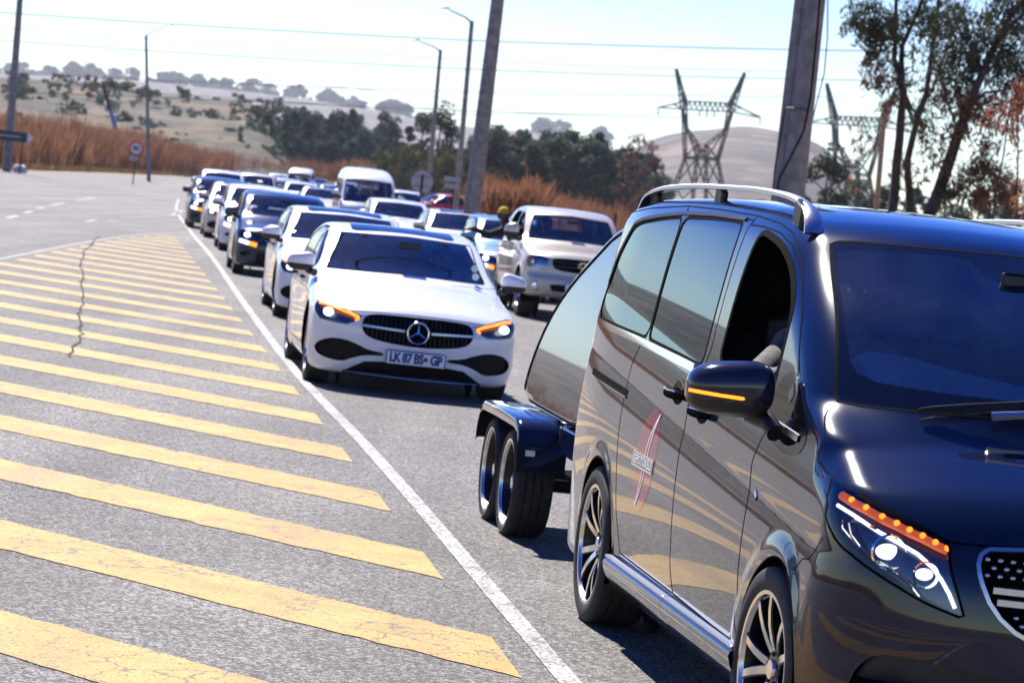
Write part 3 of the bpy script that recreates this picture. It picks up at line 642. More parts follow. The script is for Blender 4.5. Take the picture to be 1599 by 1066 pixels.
    for P in (HL, mir(HL)): s.ribbon('gap', 'front', P, 1, .009, None, None, mb=b, closed=True, off=.001)
    s.ribbon('gap', 'front', HD[:16], 1, .007, None, None, mb=b, off=.001); s.ribbon('gap', 'front', WS, 1, .012, None, None, mb=b, closed=True, off=.001)
    b.build('panel_gaps', M['gap'], body)
    for q in (-1, 1):
        s.ribbon('window_trim', 'side', [(-3.9, 1.50), (-3.80, 1.645), (-3.60, 1.79), (-3.43, 1.815), (-3.06, 1.842), (-2.69, 1.86), (-2.2, 1.867), (-1.7, 1.862)], q, .020, M['plastic'], t, h=.006)
        s.ribbon('mirror_panel_trim', 'side', [(-.46, 1.158), (-.09, 1.133)], q, .030, M['alu'], t, h=.008)
        s.ribbon('quarterlight', 'side', [(-.335, 1.29), (-.30, 1.25)], q, .05, M['dark_lens'], t, off=.004)
    # sliding door rail and crease trim, badge, sill
    for q in (-1, 1):
        s.ribbon('door_rail', 'side', [(-3.72, 1.088), (-2.86, 1.052)], q, .034, M['gap'], t, off=.002)
        s.ribbon('rail_trim', 'side', [(-3.70, 1.071), (-2.86, 1.036)], q, .008, M['chrome'], t, h=.006)
        s.ribbon('badge', 'side', [(-.475, .905), (-.44, .882)], q, .02, M['chrome'], t, h=.004)
        b = MB(); y = .955*q; b.m = 0
        V = []; n = 2
        prof = [(.925, .375), (.972, .352), (.978, .335), (.968, .30), (.93, .235), (.80, .20)]
        for x in (-2.66, -1.47): V += [(x, p[0]*q, p[1]) for p in prof]
        k = len(prof); F = [(i, i+1, k+i+1, k+i) for i in range(k-1)]; b.add(V, [f[::-1] if q > 0 else f for f in F])
        V = [(x, p[0]*q, p[1]) for x in (-1.465, -.30) for p in prof]; b.add(V, [f[::-1] if q > 0 else f for f in F])
        sl = b.build('sill_board', M['black_paint'], t, smooth=50)
        b = MB(); b.box((-2.065, .955*q, .366), (1.19, .03, .012), bev=.003); b.box((-.885, .955*q, .366), (1.15, .03, .012), bev=.003); b.build('sill_trim', M['alu'], sl)
    # emblem on the sliding door
    def sd_pt(x, z, off=.0015):
        P = s.solve('side', np.atleast_1d(x), np.atleast_1d(z), -1); return P + s.normals(P) * off
    m, nt, bs, nn, ll = nodes('emblem_red'); setp(bs, Base_Color=(.42, .01, .06), Roughness=.12, Coat_Weight=1.)
    tr = nn.new('ShaderNodeBsdfTransparent'); mx = nn.new('ShaderNodeMixShader'); mx.inputs[0].default_value = .62; ll.new(tr.outputs[0], mx.inputs[1]); ll.new(bs.outputs[0], mx.inputs[2]); ll.new(mx.outputs[0], nn['Material Output'].inputs[0])
    n = 48; cx, cz, rx, rz_ = -2.245, .825, .185, .212; rings = 6
    xs, zs = [cx], [cz]
    for j in range(1, rings+1):
        for k in range(n):
            a = 2*math.pi*k/n; xs.append(cx + rx*j/rings*math.cos(a)); zs.append(cz + rz_*j/rings*math.sin(a))
    P = sd_pt(xs, zs, .0012); F = [(0, 1+(k+1) % n, 1+k) for k in range(n)] + [(1+(j-1)*n+k, 1+(j-1)*n+(k+1) % n, 1+j*n+(k+1) % n, 1+j*n+k) for j in range(1, rings) for k in range(n)]
    em = obj('emblem', mesh('emblem', P, [f[::-1] for f in F], m, s.normals(P)), van_sdoor)
    b = MB()
    for dx in (-.022, .022):
        sc = [(cx + dx*(1 - abs(2*t-1)**2.2) + .085*math.sin((t-.5)*2.2)*abs((t-.5)*2)**1.2 + .012, cz + (t-.5)*.40) for t in np.linspace(0, 1, 24)]
        s.ribbon('swoosh', 'side', sc, -1, .011, None, None, mb=b, off=.003, step=.012)
    for (x0, z0, x1, z1) in ((-2.472, .842, -2.075, .838), (-2.475, .786, -2.075, .784), (-2.472, .842, -2.475, .786), (-2.075, .838, -2.075, .784)): s.ribbon('box', 'side', [(x0, z0), (x1, z1)], -1, .005, None, None, mb=b, off=.0045)
    b.build('emblem_lines', M['white_print'], em)
    P = sd_pt(np.tile(np.linspace(-2.47, -2.078, 12), 2), np.repeat([.84, .786], 12), .0035); obj('emblem_band', mesh('emblem_band', P, [(i, 12+i, 13+i, i+1) for i in range(11)], simple('band_grey', (.22, .22, .24), .3)), em)
    V, F = text_mesh('SEPOTOKELE', .05, .0012, 1.0); sc = .37 / (V[:, 0].max() - V[:, 0].min()); P = sd_pt(-2.273 + V[:, 0]*sc, .8125 + V[:, 1]*1.05, .0050); obj('lettering', mesh('lettering', P, F, M['white_print'], smooth=False), em)
    # door handles in their cups
    for (hx, hz), dr in (((-1.93, 1.14), van_sdoor), ((-1.47, 1.105), van_fdoor)):
        dn = 'sdoor' if dr is van_sdoor else 'fdoor'; c0 = s.solve('side', [hx], [hz], -1); n0 = s.normals(c0)
        for q in (-1, 1):
            V, F = s.take('cup_' + dn); c_ = V[F].mean(1); F = F[c_[:, 1]*q > 0]; u, iv = np.unique(F, return_inverse=True); V = V[u]; F = iv.reshape(-1, 3); N = s.normals(V)
            ex, ez = (V[:, 0] - hx)/.112, (V[:, 2] - hz)/.052; r2 = np.clip(ex*ex + ez*ez, 0, 1); D = V - N*(.034*(1 - r2**1.6))[:, None]; gN = N.copy(); k_ = .034*3.2*r2**.8*1.; gN[:, 0] -= k_*ex/.112*.6; gN[:, 2] -= k_*ez/.052*.6; gN /= np.linalg.norm(gN, axis=1, keepdims=True)
            cu_ = obj('handle_cup', mesh('handle_cup', D, F, BP, gN), dr if q < 0 else t)
            if q < 0: cu = cu_
        b = MB(); c0 = c0[0]; n0 = n0[0]
        b.tube([c0 + np.array([dx, 0, -.012]) + n0*o for dx, o in ((-.118, .004), (-.10, .024), (-.05, .034), (0, .036), (.05, .034), (.10, .024), (.118, .004))], [.012, .019, .021, .021, .021, .019, .012], 10)
        b.build('handle', BP, cu, smooth=True)
        b = MB(); b.tube([c0 + np.array([dx, 0, .002]) + n0*o for dx, o in ((-.10, .040), (0, .055), (.10, .040))], .0045, 6); b.build('handle_trim', M['chrome'], cu)
    # lamps
    for q in (-1, 1):
        mk = lambda L: np.array([(x, -y if q > 0 else y, z) for x, y, z in L])
        sel = (lambda x, y, z: y < 0) if q < 0 else (lambda x, y, z: y > 0)
        lamp = s.panel('lamp', M['dark_lens'], t, 'headlight', off=-.055, skirt=-.055, part=sel)
        s.panel('lamp', M['lens'], lamp, 'lens', off=.0, part=sel)
        def inner(L, d): P = mk(L); return [tuple(v) for v in P - s.normals(P)*d]
        b = MB(); b.tube(inner([(.43, -.872, .975), (.53, -.84, .957), (.624, -.785, .925), (.691, -.727, .90), (.741, -.672, .874), (.778, -.628, .838), (.799, -.600, .802), (.815, -.573, .76), (.826, -.552, .718)], .018), .0065, 8); b.build('daytime_strip', M['led'], lamp, smooth=True)
        b = MB(); b.tube(inner([(.43, -.862, 1.012), (.5, -.84, .998), (.564, -.806, .984), (.622, -.765, .966), (.663, -.726, .953), (.695, -.691, .939), (.724, -.654, .927), (.751, -.618, .912), (.773, -.583, .899)], .022), .0155, 8); b.build('indicator_bar', M['amber_dim'], lamp, smooth=True)
        for L in [(.5, -.84, 1.003), (.564, -.806, .989), (.622, -.765, .971), (.663, -.726, .958), (.695, -.691, .944), (.724, -.654, .932), (.751, -.618, .917), (.773, -.583, .904)]:
            b = MB(); b.ball(inner([L], .012)[0], .0105, 10, 6); b.build('indicator_bulb', M['amber'], lamp, smooth=True)
        for L, rr in (((.68, -.769, .867), .048), ((.774, -.657, .813), .036)):
            c = Vector(inner([L], .045)[0]); b = MB(); b.lathe([(rr*1.25, .02), (rr*1.15, .028), (rr, .01)], 20, 'x', c); b.build('lamp_ring', M['chrome'], lamp, smooth=True)
            b = MB(); b.ball(c + Vector((.0, 0, 0)), rr*.72, 16, 8, (.4, 1.15, .75)); b.build('projector', M['led'], lamp, smooth=True)
        b = MB()
        for L in ([(.48, -.872, .93), (.50, -.875, .905), (.584, -.846, .866), (.655, -.802, .831), (.697, -.764, .815), (.749, -.705, .782), (.781, -.664, .737)], [(.64, -.80, .937), (.597, -.81, .938), (.54, -.845, .945), (.518, -.862, .93), (.554, -.857, .893), (.60, -.836, .862)]): b.tube(inner(L, .030), .006, 8)
        b.build('lamp_trim', M['chrome'], lamp, smooth=True)
        b = MB()
    # grille frame, bars, pins
    s.ribbon('grille_frame', 'front', GR, 1, .017, M['alu'], g, h=.012, closed=True)
    b = MB()
    for zz in (.788, .752):
        V = []
        for y in np.linspace(-.44, .44, 30):
            if abs(y) > .43 and zz < .76: y = math.copysign(.425, y)
            x = float(V_F(np.array(zz)) - .17*y*y - .27*(abs(y)/.93)**6) - .006
            V += [(x - .02, y, zz + .012), (x, y, zz + .010), (x, y, zz - .010), (x - .02, y, zz - .012)]
        b.add(V, [(4*i+k, 4*i+k+1, 4*i+5+k, 4*i+4+k)[::-1] for i in range(29) for k in range(3)])
    b.build('grille_bar', M['alu'], g, smooth=40)
    pin = None; GP = np.array(GR)
    for r_ in range(13):
        zz = .905 - r_*.0245
        if .728 < zz < .812: continue
        for c_ in range(25):
            y = -.48 + c_*.04 + (.02 if r_ % 2 else 0)
            if poly_sd(GP, np.array([y]), np.array([zz]))[0] > -.018: continue
            x = float(V_F(np.array(zz)) - .17*y*y - .27*(abs(y)/.93)**6) - .012
            if pin is None: bb = MB(); bb.ball((0, 0, 0), .0095, 8, 5, (.7, 1.15, .8)); pin = mesh('pin', bb.V, bb.F, M['alu'])
            obj('pin', pin, g, (x, y, zz))
    s.ribbon('intake_trim', 'front', [(-.70, .452), (-.55, .452), (0, .452), (.55, .452), (.70, .452)], 1, .014, M['chrome'], i_, h=.012)
    b = MB()
    for zz in (.30, .34, .38, .42, .49): s.ribbon('slat', 'front', [(-.6, zz), (.6, zz)], 1, .012, None, None, mb=b, h=.004, off=-.01)
    # roof rails
    for q in (-1, 1):
        pts = [(-3.86, .735, 1.862), (-3.80, .728, 1.918), (-3.66, .715, 1.948), (-3.3, .71, 1.972), (-2.6, .705, 1.986), (-1.9, .698, 1.986), (-1.4, .69, 1.973), (-1.12, .684, 1.948), (-.98, .684, 1.912), (-.92, .688, 1.868), (-.905, .69, 1.835)]
        pf = np.array(pts); L = np.concatenate([[0], np.cumsum(np.linalg.norm(np.diff(pf, axis=0), axis=1))]); tt_ = np.linspace(0, L[-1], 60); pts = np.stack([smooth_spl(list(zip(L, pf[:, k])), .05)(tt_) for k in range(3)], 1).tolist(); V = []
        for i, p in enumerate(pts):
            p = np.array(p); a = np.array(pts[max(i-1, 0)]); c = np.array(pts[min(i+1, len(pts)-1)]); tt = (c-a)/np.linalg.norm(c-a); nn_ = np.array([-tt[2], 0, tt[0]]) ; 
            if nn_[2] < 0 and i < 50: nn_ = -nn_
            if i >= 50 and nn_[0] < 0: nn_ = -nn_
            hw, hh = .022 + .012*sstep(.9, 1., i/59), .0105
            for u, v in ((-1, -.9), (-1, .3), (-.6, 1), (.6, 1), (1, .3), (1, -.9)): V.append((p[0] + nn_[0]*v*hh, (p[1] + u*hw)*q, p[2] + nn_[2]*v*hh))
        F = [(i*6+k, i*6+(k+1) % 6, i*6+6+(k+1) % 6, i*6+6+k) for i in range(len(pts)-1) for k in range(6)] + [tuple(range(6)), tuple(len(V)-1-k for k in range(6))]
        rl = obj('roof_rail', mesh('roof_rail', V, [f[::-1] if q < 0 else f for f in F], M['alu']), t); rl.data.set_sharp_from_angle(angle=R(40))
        for x, z in ((-2.42, 1.94), (-1.08, 1.90), (-3.72, 1.90)): b = MB(); b.box((x, .70*q, z), (.13, .030, .10), bev=.012, ry=.25); b.build('rail_foot', M['plastic'], rl)
    # mirrors
    for q in (-1, 1): mirror(t, q, -.42, 1.055*q, 1.262, 'black_paint', d=(.10, .152, .098), amber=(q < 0), lower=-.045, arm=(-.30, .90*q, 1.13), h=.009)
    # wipers
    b = MB(); b.tube([(.175, -.545, 1.290), (.19, -.50, 1.298), (.225, -.405, 1.318), (.262, -.198, 1.352), (.28, .05, 1.37)], [.006, .012, .012, .012, .01], 6); b.build('wiper', M['plastic'], t)
    b = MB(); b.tube([(.283, -.325, 1.300), (.30, -.21, 1.318), (.33, .02, 1.325)], [.016, .014, .01], 6); b.build('wiper_arm', M['alu'], t)
    # wheels, cabin
    for x in (0, -3.18):
        for q in (-1, 1): wheel(t, x, .945*q, .352, .245, .262, 'split5', yaw=.35 if x else .9, steer=(.05 if x == 0 else 0))
    b = MB()
    V = []; 
    zt = spl([(-.74, 1.20), (-.70, 1.28), (-.66, 1.40), (-.60, 1.445), (-.52, 1.45), (-.40, 1.435), (-.25, 1.41), (-.10, 1.39), (.10, 1.375), (.5, 1.37), (.66, 1.34), (.74, 1.20)])
    for x, q, z in ((-.42, .9, 1.13), (-.34, 1., 1.13), (-.24, .96, 1.13), (-.12, .6, 1.14), (.06, .0, 1.15)): V += [(x, y, z + max(0, float(zt(y)) - z)*q) for y in np.linspace(-.74, .74, 31)]
    b.add(V, [(i*31+k, i*31+k+1, i*31+32+k, i*31+31+k)[::-1] for i in range(4) for k in range(30)])
    V = [(-.42, y, z) for z in (1.36, .5) for y in np.linspace(-.74, .74, 15)]; b.add(V, [(k, 15+k, 16+k, k+1) for k in range(14)])
    b.build('dashboard', M['dash'], t, smooth=40)
    steering(t, -.68, -.40, 1.16)
    for y in (-.42, .42): car_seat(t, -1.25, y, .85)
    for x in (-2.2, -3.1): car_seat(t, x, 0, .75, 1.3)
    b = MB(); b.box((-.40, 0, 1.74), (.02, .24, .07), bev=.01); b.tube([(-.40, 0, 1.77), (-.45, 0, 1.82)], .012); b.build('rear_view_mirror', M['plastic'], t)
    b = MB(); b.box((-1.5, 0, .40), (4.6, 1.6, .10)); b.build('floor_pan', M['gap'], t)
    return t
VAN_T = build_van()
def in_car(root_o, rz, p):
    c, s_ = math.cos(rz), math.sin(rz); return np.array([root_o[0] + p[0]*c - p[1]*s_, root_o[1] + p[0]*s_ + p[1]*c, p[2]])
def seated(name_label, o, rz, x, y, z, jacket='dark_jacket', arms=None, hat=None, lean=(0, 0), h=.018, group=None, hd=.0, belt=None):
    """person sitting in a vehicle; arms: list of two (el, wr, tip) in vehicle coordinates or None for hands towards the wheel"""
    W = lambda p: in_car(o, rz, p)
    lx, ly = lean; ch = (x - .10 + lx*.6, y + ly*.6, z + .40); nk = (x - .10 + lx, y + ly, z + .56); he = (x - .08 + lx*1.05, y + ly*1.15, z + .68)
    J = dict(pelvis=W((x, y, z + .08)), chest=W(ch), neck=W(nk), head=W(he))
    for q, sg in ((0, -1), (1, 1)):
        sh = (ch[0] + .02, ch[1] + sg*.20, ch[2] + .06)
        if arms and arms[q]: el, wr, tp = arms[q]
        else: el, wr, tp = (x + .10, y + sg*.27, z + .22), (x + .36, y + sg*.17, z + .34), (x + .45, y + sg*.13, z + .38)
        for k, p in (('sh', sh), ('el', el), ('wr', wr), ('tip', tp)): J[k + str(q)] = W(p)
        J['hip%d' % q] = W((x, y + sg*.1, z + .06)); J['kn%d' % q] = W((x + .46, y + sg*.13, z + .14)); J['an%d' % q] = W((x + .62, y + sg*.12, z - .24))
    return person('person', name_label, J, jacket, hat=hat, h=h, group=group, face=(math.cos(rz + hd), math.sin(rz + hd), 0))
seated('driver in a grey jacket resting an arm on the open window of the black van', VAN_O, VAN_RZ, -1.18, -.42, .93, 'grey_jacket', arms=[((-.95, -.84, 1.27), (-.70, -.80, 1.30), (-.62, -.76, 1.30)), None])
# ------------------------------------------------------------------ road, paint, ground
def asphalt():
    m, t, b, n, l = nodes('asphalt')
    tc = n.new('ShaderNodeTexCoord'); co = tc.outputs['Object']
    vo = n.new('ShaderNodeTexVoronoi'); vo.inputs['Scale'].default_value = 75; l.new(co, vo.inputs[0])
    no = n.new('ShaderNodeTexNoise'); no.inputs['Scale'].default_value = 150; no.inputs['Detail'].default_value = 3; l.new(co, no.inputs[0])
    big = n.new('ShaderNodeTexNoise'); big.inputs['Scale'].default_value = .55; big.inputs['Detail'].default_value = 8; big.inputs['Roughness'].default_value = .62; l.new(co, big.inputs[0])
    hs = n.new('ShaderNodeSeparateColor'); l.new(vo.outputs['Color'], hs.inputs[0])
    cr = n.new('ShaderNodeValToRGB'); e = cr.color_ramp.elements; e[0].position = 0; e[0].color = (.042, .038, .035, 1); e[1].position = 1; e[1].color = (.34, .315, .285, 1); k = e.new(.5); k.color = (.108, .100, .092, 1); l.new(hs.outputs[0], cr.inputs[0])
    mm = n.new('ShaderNodeMapRange'); mm.inputs[1].default_value = .3; mm.inputs[2].default_value = .7; mm.inputs[3].default_value = .78; mm.inputs[4].default_value = 1.2; l.new(big.outputs[0], mm.inputs[0])
    mp = n.new('ShaderNodeMapping'); mp.inputs['Rotation'].default_value = (0, 0, R(-8)); mp.inputs['Scale'].default_value = (1.1, .045, 1); l.new(co, mp.inputs[0])
    st = n.new('ShaderNodeTexNoise'); st.inputs['Scale'].default_value = 1.; st.inputs['Detail'].default_value = 5; l.new(mp.outputs[0], st.inputs[0])
    sm = n.new('ShaderNodeMapRange'); sm.inputs[1].default_value = .35; sm.inputs[2].default_value = .65; sm.inputs[3].default_value = .74; sm.inputs[4].default_value = 1.14; l.new(st.outputs[0], sm.inputs[0])
    m0 = n.new('ShaderNodeMath'); m0.operation = 'MULTIPLY'; l.new(mm.outputs[0], m0.inputs[0]); l.new(sm.outputs[0], m0.inputs[1]); mm = m0
    m2 = n.new('ShaderNodeMapRange'); m2.inputs[1].default_value = .3; m2.inputs[2].default_value = .7; m2.inputs[3].default_value = .6; m2.inputs[4].default_value = 1.35; l.new(no.outputs[0], m2.inputs[0])
    mu = n.new('ShaderNodeMath'); mu.operation = 'MULTIPLY'; l.new(mm.outputs[0], mu.inputs[0]); l.new(m2.outputs[0], mu.inputs[1])
    vm = n.new('ShaderNodeMix'); vm.data_type = 'RGBA'; vm.blend_type = 'MULTIPLY'; vm.inputs[0].default_value = 1; l.new(cr.outputs[0], vm.inputs[6]); l.new(mu.outputs[0], vm.inputs[7]); l.new(vm.outputs[2], b.inputs['Base Color'])
    setp(b, Roughness=.8); b.inputs['Specular IOR Level'].default_value = .38
    bp = n.new('ShaderNodeBump'); bp.inputs['Strength'].default_value = 1.; bp.inputs['Distance'].default_value = .006
    ad = n.new('ShaderNodeMath'); ad.operation = 'ADD'; l.new(vo.outputs['Distance'], ad.inputs[0]); l.new(no.outputs[0], ad.inputs[1]); l.new(ad.outputs[0], bp.inputs['Height']); l.new(bp.outputs[0], b.inputs['Normal'])
    return m
def paint(name, c1, c2, wear):
    """road paint over stone chippings, cracked and worn to the asphalt in places"""
    m, t, b, n, l = nodes(name)
    tc = n.new('ShaderNodeTexCoord'); co = tc.outputs['Object']
    no = n.new('ShaderNodeTexNoise'); no.inputs['Scale'].default_value = 2.2; no.inputs['Detail'].default_value = 9; no.inputs['Roughness'].default_value = .65; l.new(co, no.inputs[0])
    cr = n.new('ShaderNodeValToRGB'); e = cr.color_ramp.elements; e[0].position = .3; e[0].color = c1 + (1,); e[1].position = .65; e[1].color = c2 + (1,); l.new(no.outputs[0], cr.inputs[0])
    mp = n.new('ShaderNodeMapping'); mp.inputs['Rotation'].default_value = (0, 0, R(-14)); mp.inputs['Scale'].default_value = (1.6, .12, 1); l.new(co, mp.inputs[0])
    st = n.new('ShaderNodeTexNoise'); st.inputs['Scale'].default_value = 1.2; st.inputs['Detail'].default_value = 6; l.new(mp.outputs[0], st.inputs[0])
    sm = n.new('ShaderNodeMapRange'); sm.inputs[1].default_value = .5; sm.inputs[2].default_value = .72; sm.inputs[3].default_value = 0; sm.inputs[4].default_value = .45; l.new(st.outputs[0], sm.inputs[0])
    dm = n.new('ShaderNodeMix'); dm.data_type = 'RGBA'; l.new(sm.outputs[0], dm.inputs[0]); l.new(cr.outputs[0], dm.inputs[6]); dm.inputs[7].default_value = (.14, .11, .075, 1)
    ds = n.new('ShaderNodeTexNoise'); ds.inputs['Scale'].default_value = 9; ds.inputs['Detail'].default_value = 4; l.new(co, ds.inputs[0])
    va = n.new('ShaderNodeMix'); va.data_type = 'RGBA'; va.blend_type = 'LINEAR_LIGHT'; va.inputs[0].default_value = .10; l.new(co, va.inputs[6]); l.new(ds.outputs['Color'], va.inputs[7])
    cv = n.new('ShaderNodeTexVoronoi'); cv.feature = 'DISTANCE_TO_EDGE'; cv.inputs['Scale'].default_value = 3.2; l.new(va.outputs[2], cv.inputs[0])
    ck = n.new('ShaderNodeMapRange'); ck.inputs[1].default_value = .0; ck.inputs[2].default_value = .034; ck.inputs[3].default_value = 1; ck.inputs[4].default_value = 0; l.new(cv.outputs[0], ck.inputs[0])
    n3 = n.new('ShaderNodeTexNoise'); n3.inputs['Scale'].default_value = 1.3; n3.inputs['Detail'].default_value = 3; l.new(co, n3.inputs[0])
    k3 = n.new('ShaderNodeMapRange'); k3.inputs[1].default_value = .43; k3.inputs[2].default_value = .55; l.new(n3.outputs[0], k3.inputs[0])
    cm = n.new('ShaderNodeMath'); cm.operation = 'MULTIPLY'; l.new(ck.outputs[0], cm.inputs[0]); l.new(k3.outputs[0], cm.inputs[1])
    pit = n.new('ShaderNodeTexNoise'); pit.inputs['Scale'].default_value = 55; pit.inputs['Detail'].default_value = 5; l.new(co, pit.inputs[0])
    pm = n.new('ShaderNodeMapRange'); pm.inputs[1].default_value = wear; pm.inputs[2].default_value = wear + .05; l.new(pit.outputs[0], pm.inputs[0])
    mx = n.new('ShaderNodeMath'); mx.operation = 'MAXIMUM'; l.new(cm.outputs[0], mx.inputs[0]); l.new(pm.outputs[0], mx.inputs[1])
    mc = n.new('ShaderNodeMix'); mc.data_type = 'RGBA'; l.new(mx.outputs[0], mc.inputs[0]); l.new(dm.outputs[2], mc.inputs[6]); mc.inputs[7].default_value = (.09, .08, .07, 1); l.new(mc.outputs[2], b.inputs['Base Color'])
    vo = n.new('ShaderNodeTexVoronoi'); vo.inputs['Scale'].default_value = 90; l.new(co, vo.inputs[0])
    bp = n.new('ShaderNodeBump'); bp.inputs['Strength'].default_value = .6; bp.inputs['Distance'].default_value = .004; l.new(vo.outputs[0], bp.inputs['Height'])
    b2 = n.new('ShaderNodeBump'); b2.invert = True; b2.inputs['Strength'].default_value = .5; b2.inputs['Distance'].default_value = .004; l.new(mx.outputs[0], b2.inputs['Height']); l.new(bp.outputs[0], b2.inputs['Normal']); l.new(b2.outputs[0], b.inputs['Normal'])
    setp(b, Roughness=.7); b.inputs['Specular IOR Level'].default_value = .35; return m
M['asphalt'] = asphalt()
M['yellow_line'] = paint('yellow_road_paint', (.35, .20, .038), (.46, .295, .072), .59)
M['faded_line'] = paint('faded_road_paint', (.18, .175, .17), (.34, .335, .33), .54)
M['white_line'] = paint('white_road_paint', (.26, .26, .255), (.50, .50, .50), .535)
# road surface, stripes and lines
def sheet(name, P, z, mat, kind=None, parent=None):
    n = len(P); o = obj(name, mesh(name, [(x, y, z) for x, y in P], [tuple(range(n))], mat, smooth=False), parent)
    if kind: o['kind'] = kind
    return o
ROAD_R = [(12, -60), (9.6, 0), (2.6, 50), (-3.6, 95), (-8, 130), (-11, 170), (-12, 230), (-8, 330)]
ROAD_L = [(-26, 420), (-41.5, 367), (-38.3, 285), (-33.4, 200), (-32.0, 150), (-34, 100), (-40, 40), (-46, -60)]
road = sheet('road', ROAD_R + ROAD_L, 0, M['asphalt'], 'structure')
def band(P, w):
    P = np.array(P, float); T = np.gradient(P, axis=0); T /= np.linalg.norm(T, axis=1, keepdims=True); N = np.stack([-T[:, 1], T[:, 0]], 1)
    return P + N*w/2, P - N*w/2
def strip(name, P, w, z, mat, parent=road):
    a, b = band(P, w); n = len(a); V = [(x, y, z) for x, y in a] + [(x, y, z) for x, y in b]
    o = obj(name, mesh(name, V, [(i, n+i, n+i+1, i+1) for i in range(n-1)], mat, smooth=False), parent); return o
LINE = spl([(-20, 5.0), (4, 1.36), (11.44, .362), (13.8, .03), (17.1, -.43), (20.9, -.98), (26.0, -1.76), (37.7, -3.36), (59.2, -6.2), (75.9, -8.5), (110, -13.0), (140, -16.5)])
yy = np.linspace(-20, 140, 150); strip('edge_line', list(zip(LINE(yy), yy)), .098, .005, M['white_line'])
LEFT = spl([(-20, -4.9), (45.7, -8.04), (50.5, -8.28), (61.4, -8.79), (69.4, -8.95), (77, -8.75)])
yy = np.linspace(-20, 77, 60); strip('gore_line', list(zip(LEFT(yy), yy)), .11, .005, M['faded_line'])
for k in range(-5, 24):
    NS = 90 if k < 8 else 20
    y0 = 11.32 + 2.655*k; x0 = .191 - .143*(y0 - 11.32); d = np.array([-.771, .636])
    def run(x, y, jag):
        t = 0
        while t < 14 and x + d[0]*t > float(LEFT(y + d[1]*t)) + .18: t += .05
        return t
    t0, t1 = run(x0, y0, 0), run(x0 - .143*.97, y0 + .97, 0)
    if t0 < .5: continue
    near = [(x0 + d[0]*q, y0 + d[1]*q) for q in np.linspace(0, t0, NS)]; far = [(x0 - .139 + d[0]*q, y0 + .97 + d[1]*q) for q in np.linspace(0, max(t1, .1), NS)]
    near = [(x + RNG.normal(0, .004), y + RNG.normal(0, .011)) for x, y in near]; far = [(x + RNG.normal(0, .004), y + RNG.normal(0, .011)) for x, y in far]
    V = [(x, y, .004) for x, y in near + far]; n = NS
    obj('yellow_stripe', mesh('yellow_stripe', V, [(i, n+i, n+i+1, i+1)[::-1] for i in range(n-1)], M['yellow_line'], smooth=False), road)
for a, b_ in (((-12.31, 70.25), (-12.68, 73.87)), ((-13.11, 77.4), (-13.45, 80.6)), ((-13.97, 84.5), (-14.23, 87.4)), ((-14.83, 92.3), (-15.31, 97.9)), ((-16.05, 105.5), (-17.17, 117.8)), ((-11.27, 75.97), (-11.4, 78.65)), ((-11.22, 79.17), (-11.05, 80.5)), ((-11.6, 96.95), (-12.69, 109.3)), ((-11.6, 62), (-11.95, 66)), ((-10.9, 54), (-11.25, 58)), ((-10.2, 46), (-10.55, 50))): strip('lane_dash', [a, b_], .14, .005, M['white_line'])
M['tar'] = simple('tar', (.062, .057, .053), .85); M['tar'].node_tree.nodes['Principled BSDF'].inputs['Specular IOR Level'].default_value = .1
SEAM = spl([(20, -3.1), (27.6, -4.06), (31.9, -4.68), (39.3, -5.78), (51.1, -7.57), (61.1, -8.82), (75, -10.46), (90, -12.2)])
yy = np.linspace(26, 64, 110); strip('tar_seam', [(float(SEAM(y)) + .02*math.sin(y*.9) + RNG.normal(0, .014), y) for y in yy], .024, .009, M['tar'])
yy = np.linspace(5, 12, 2)
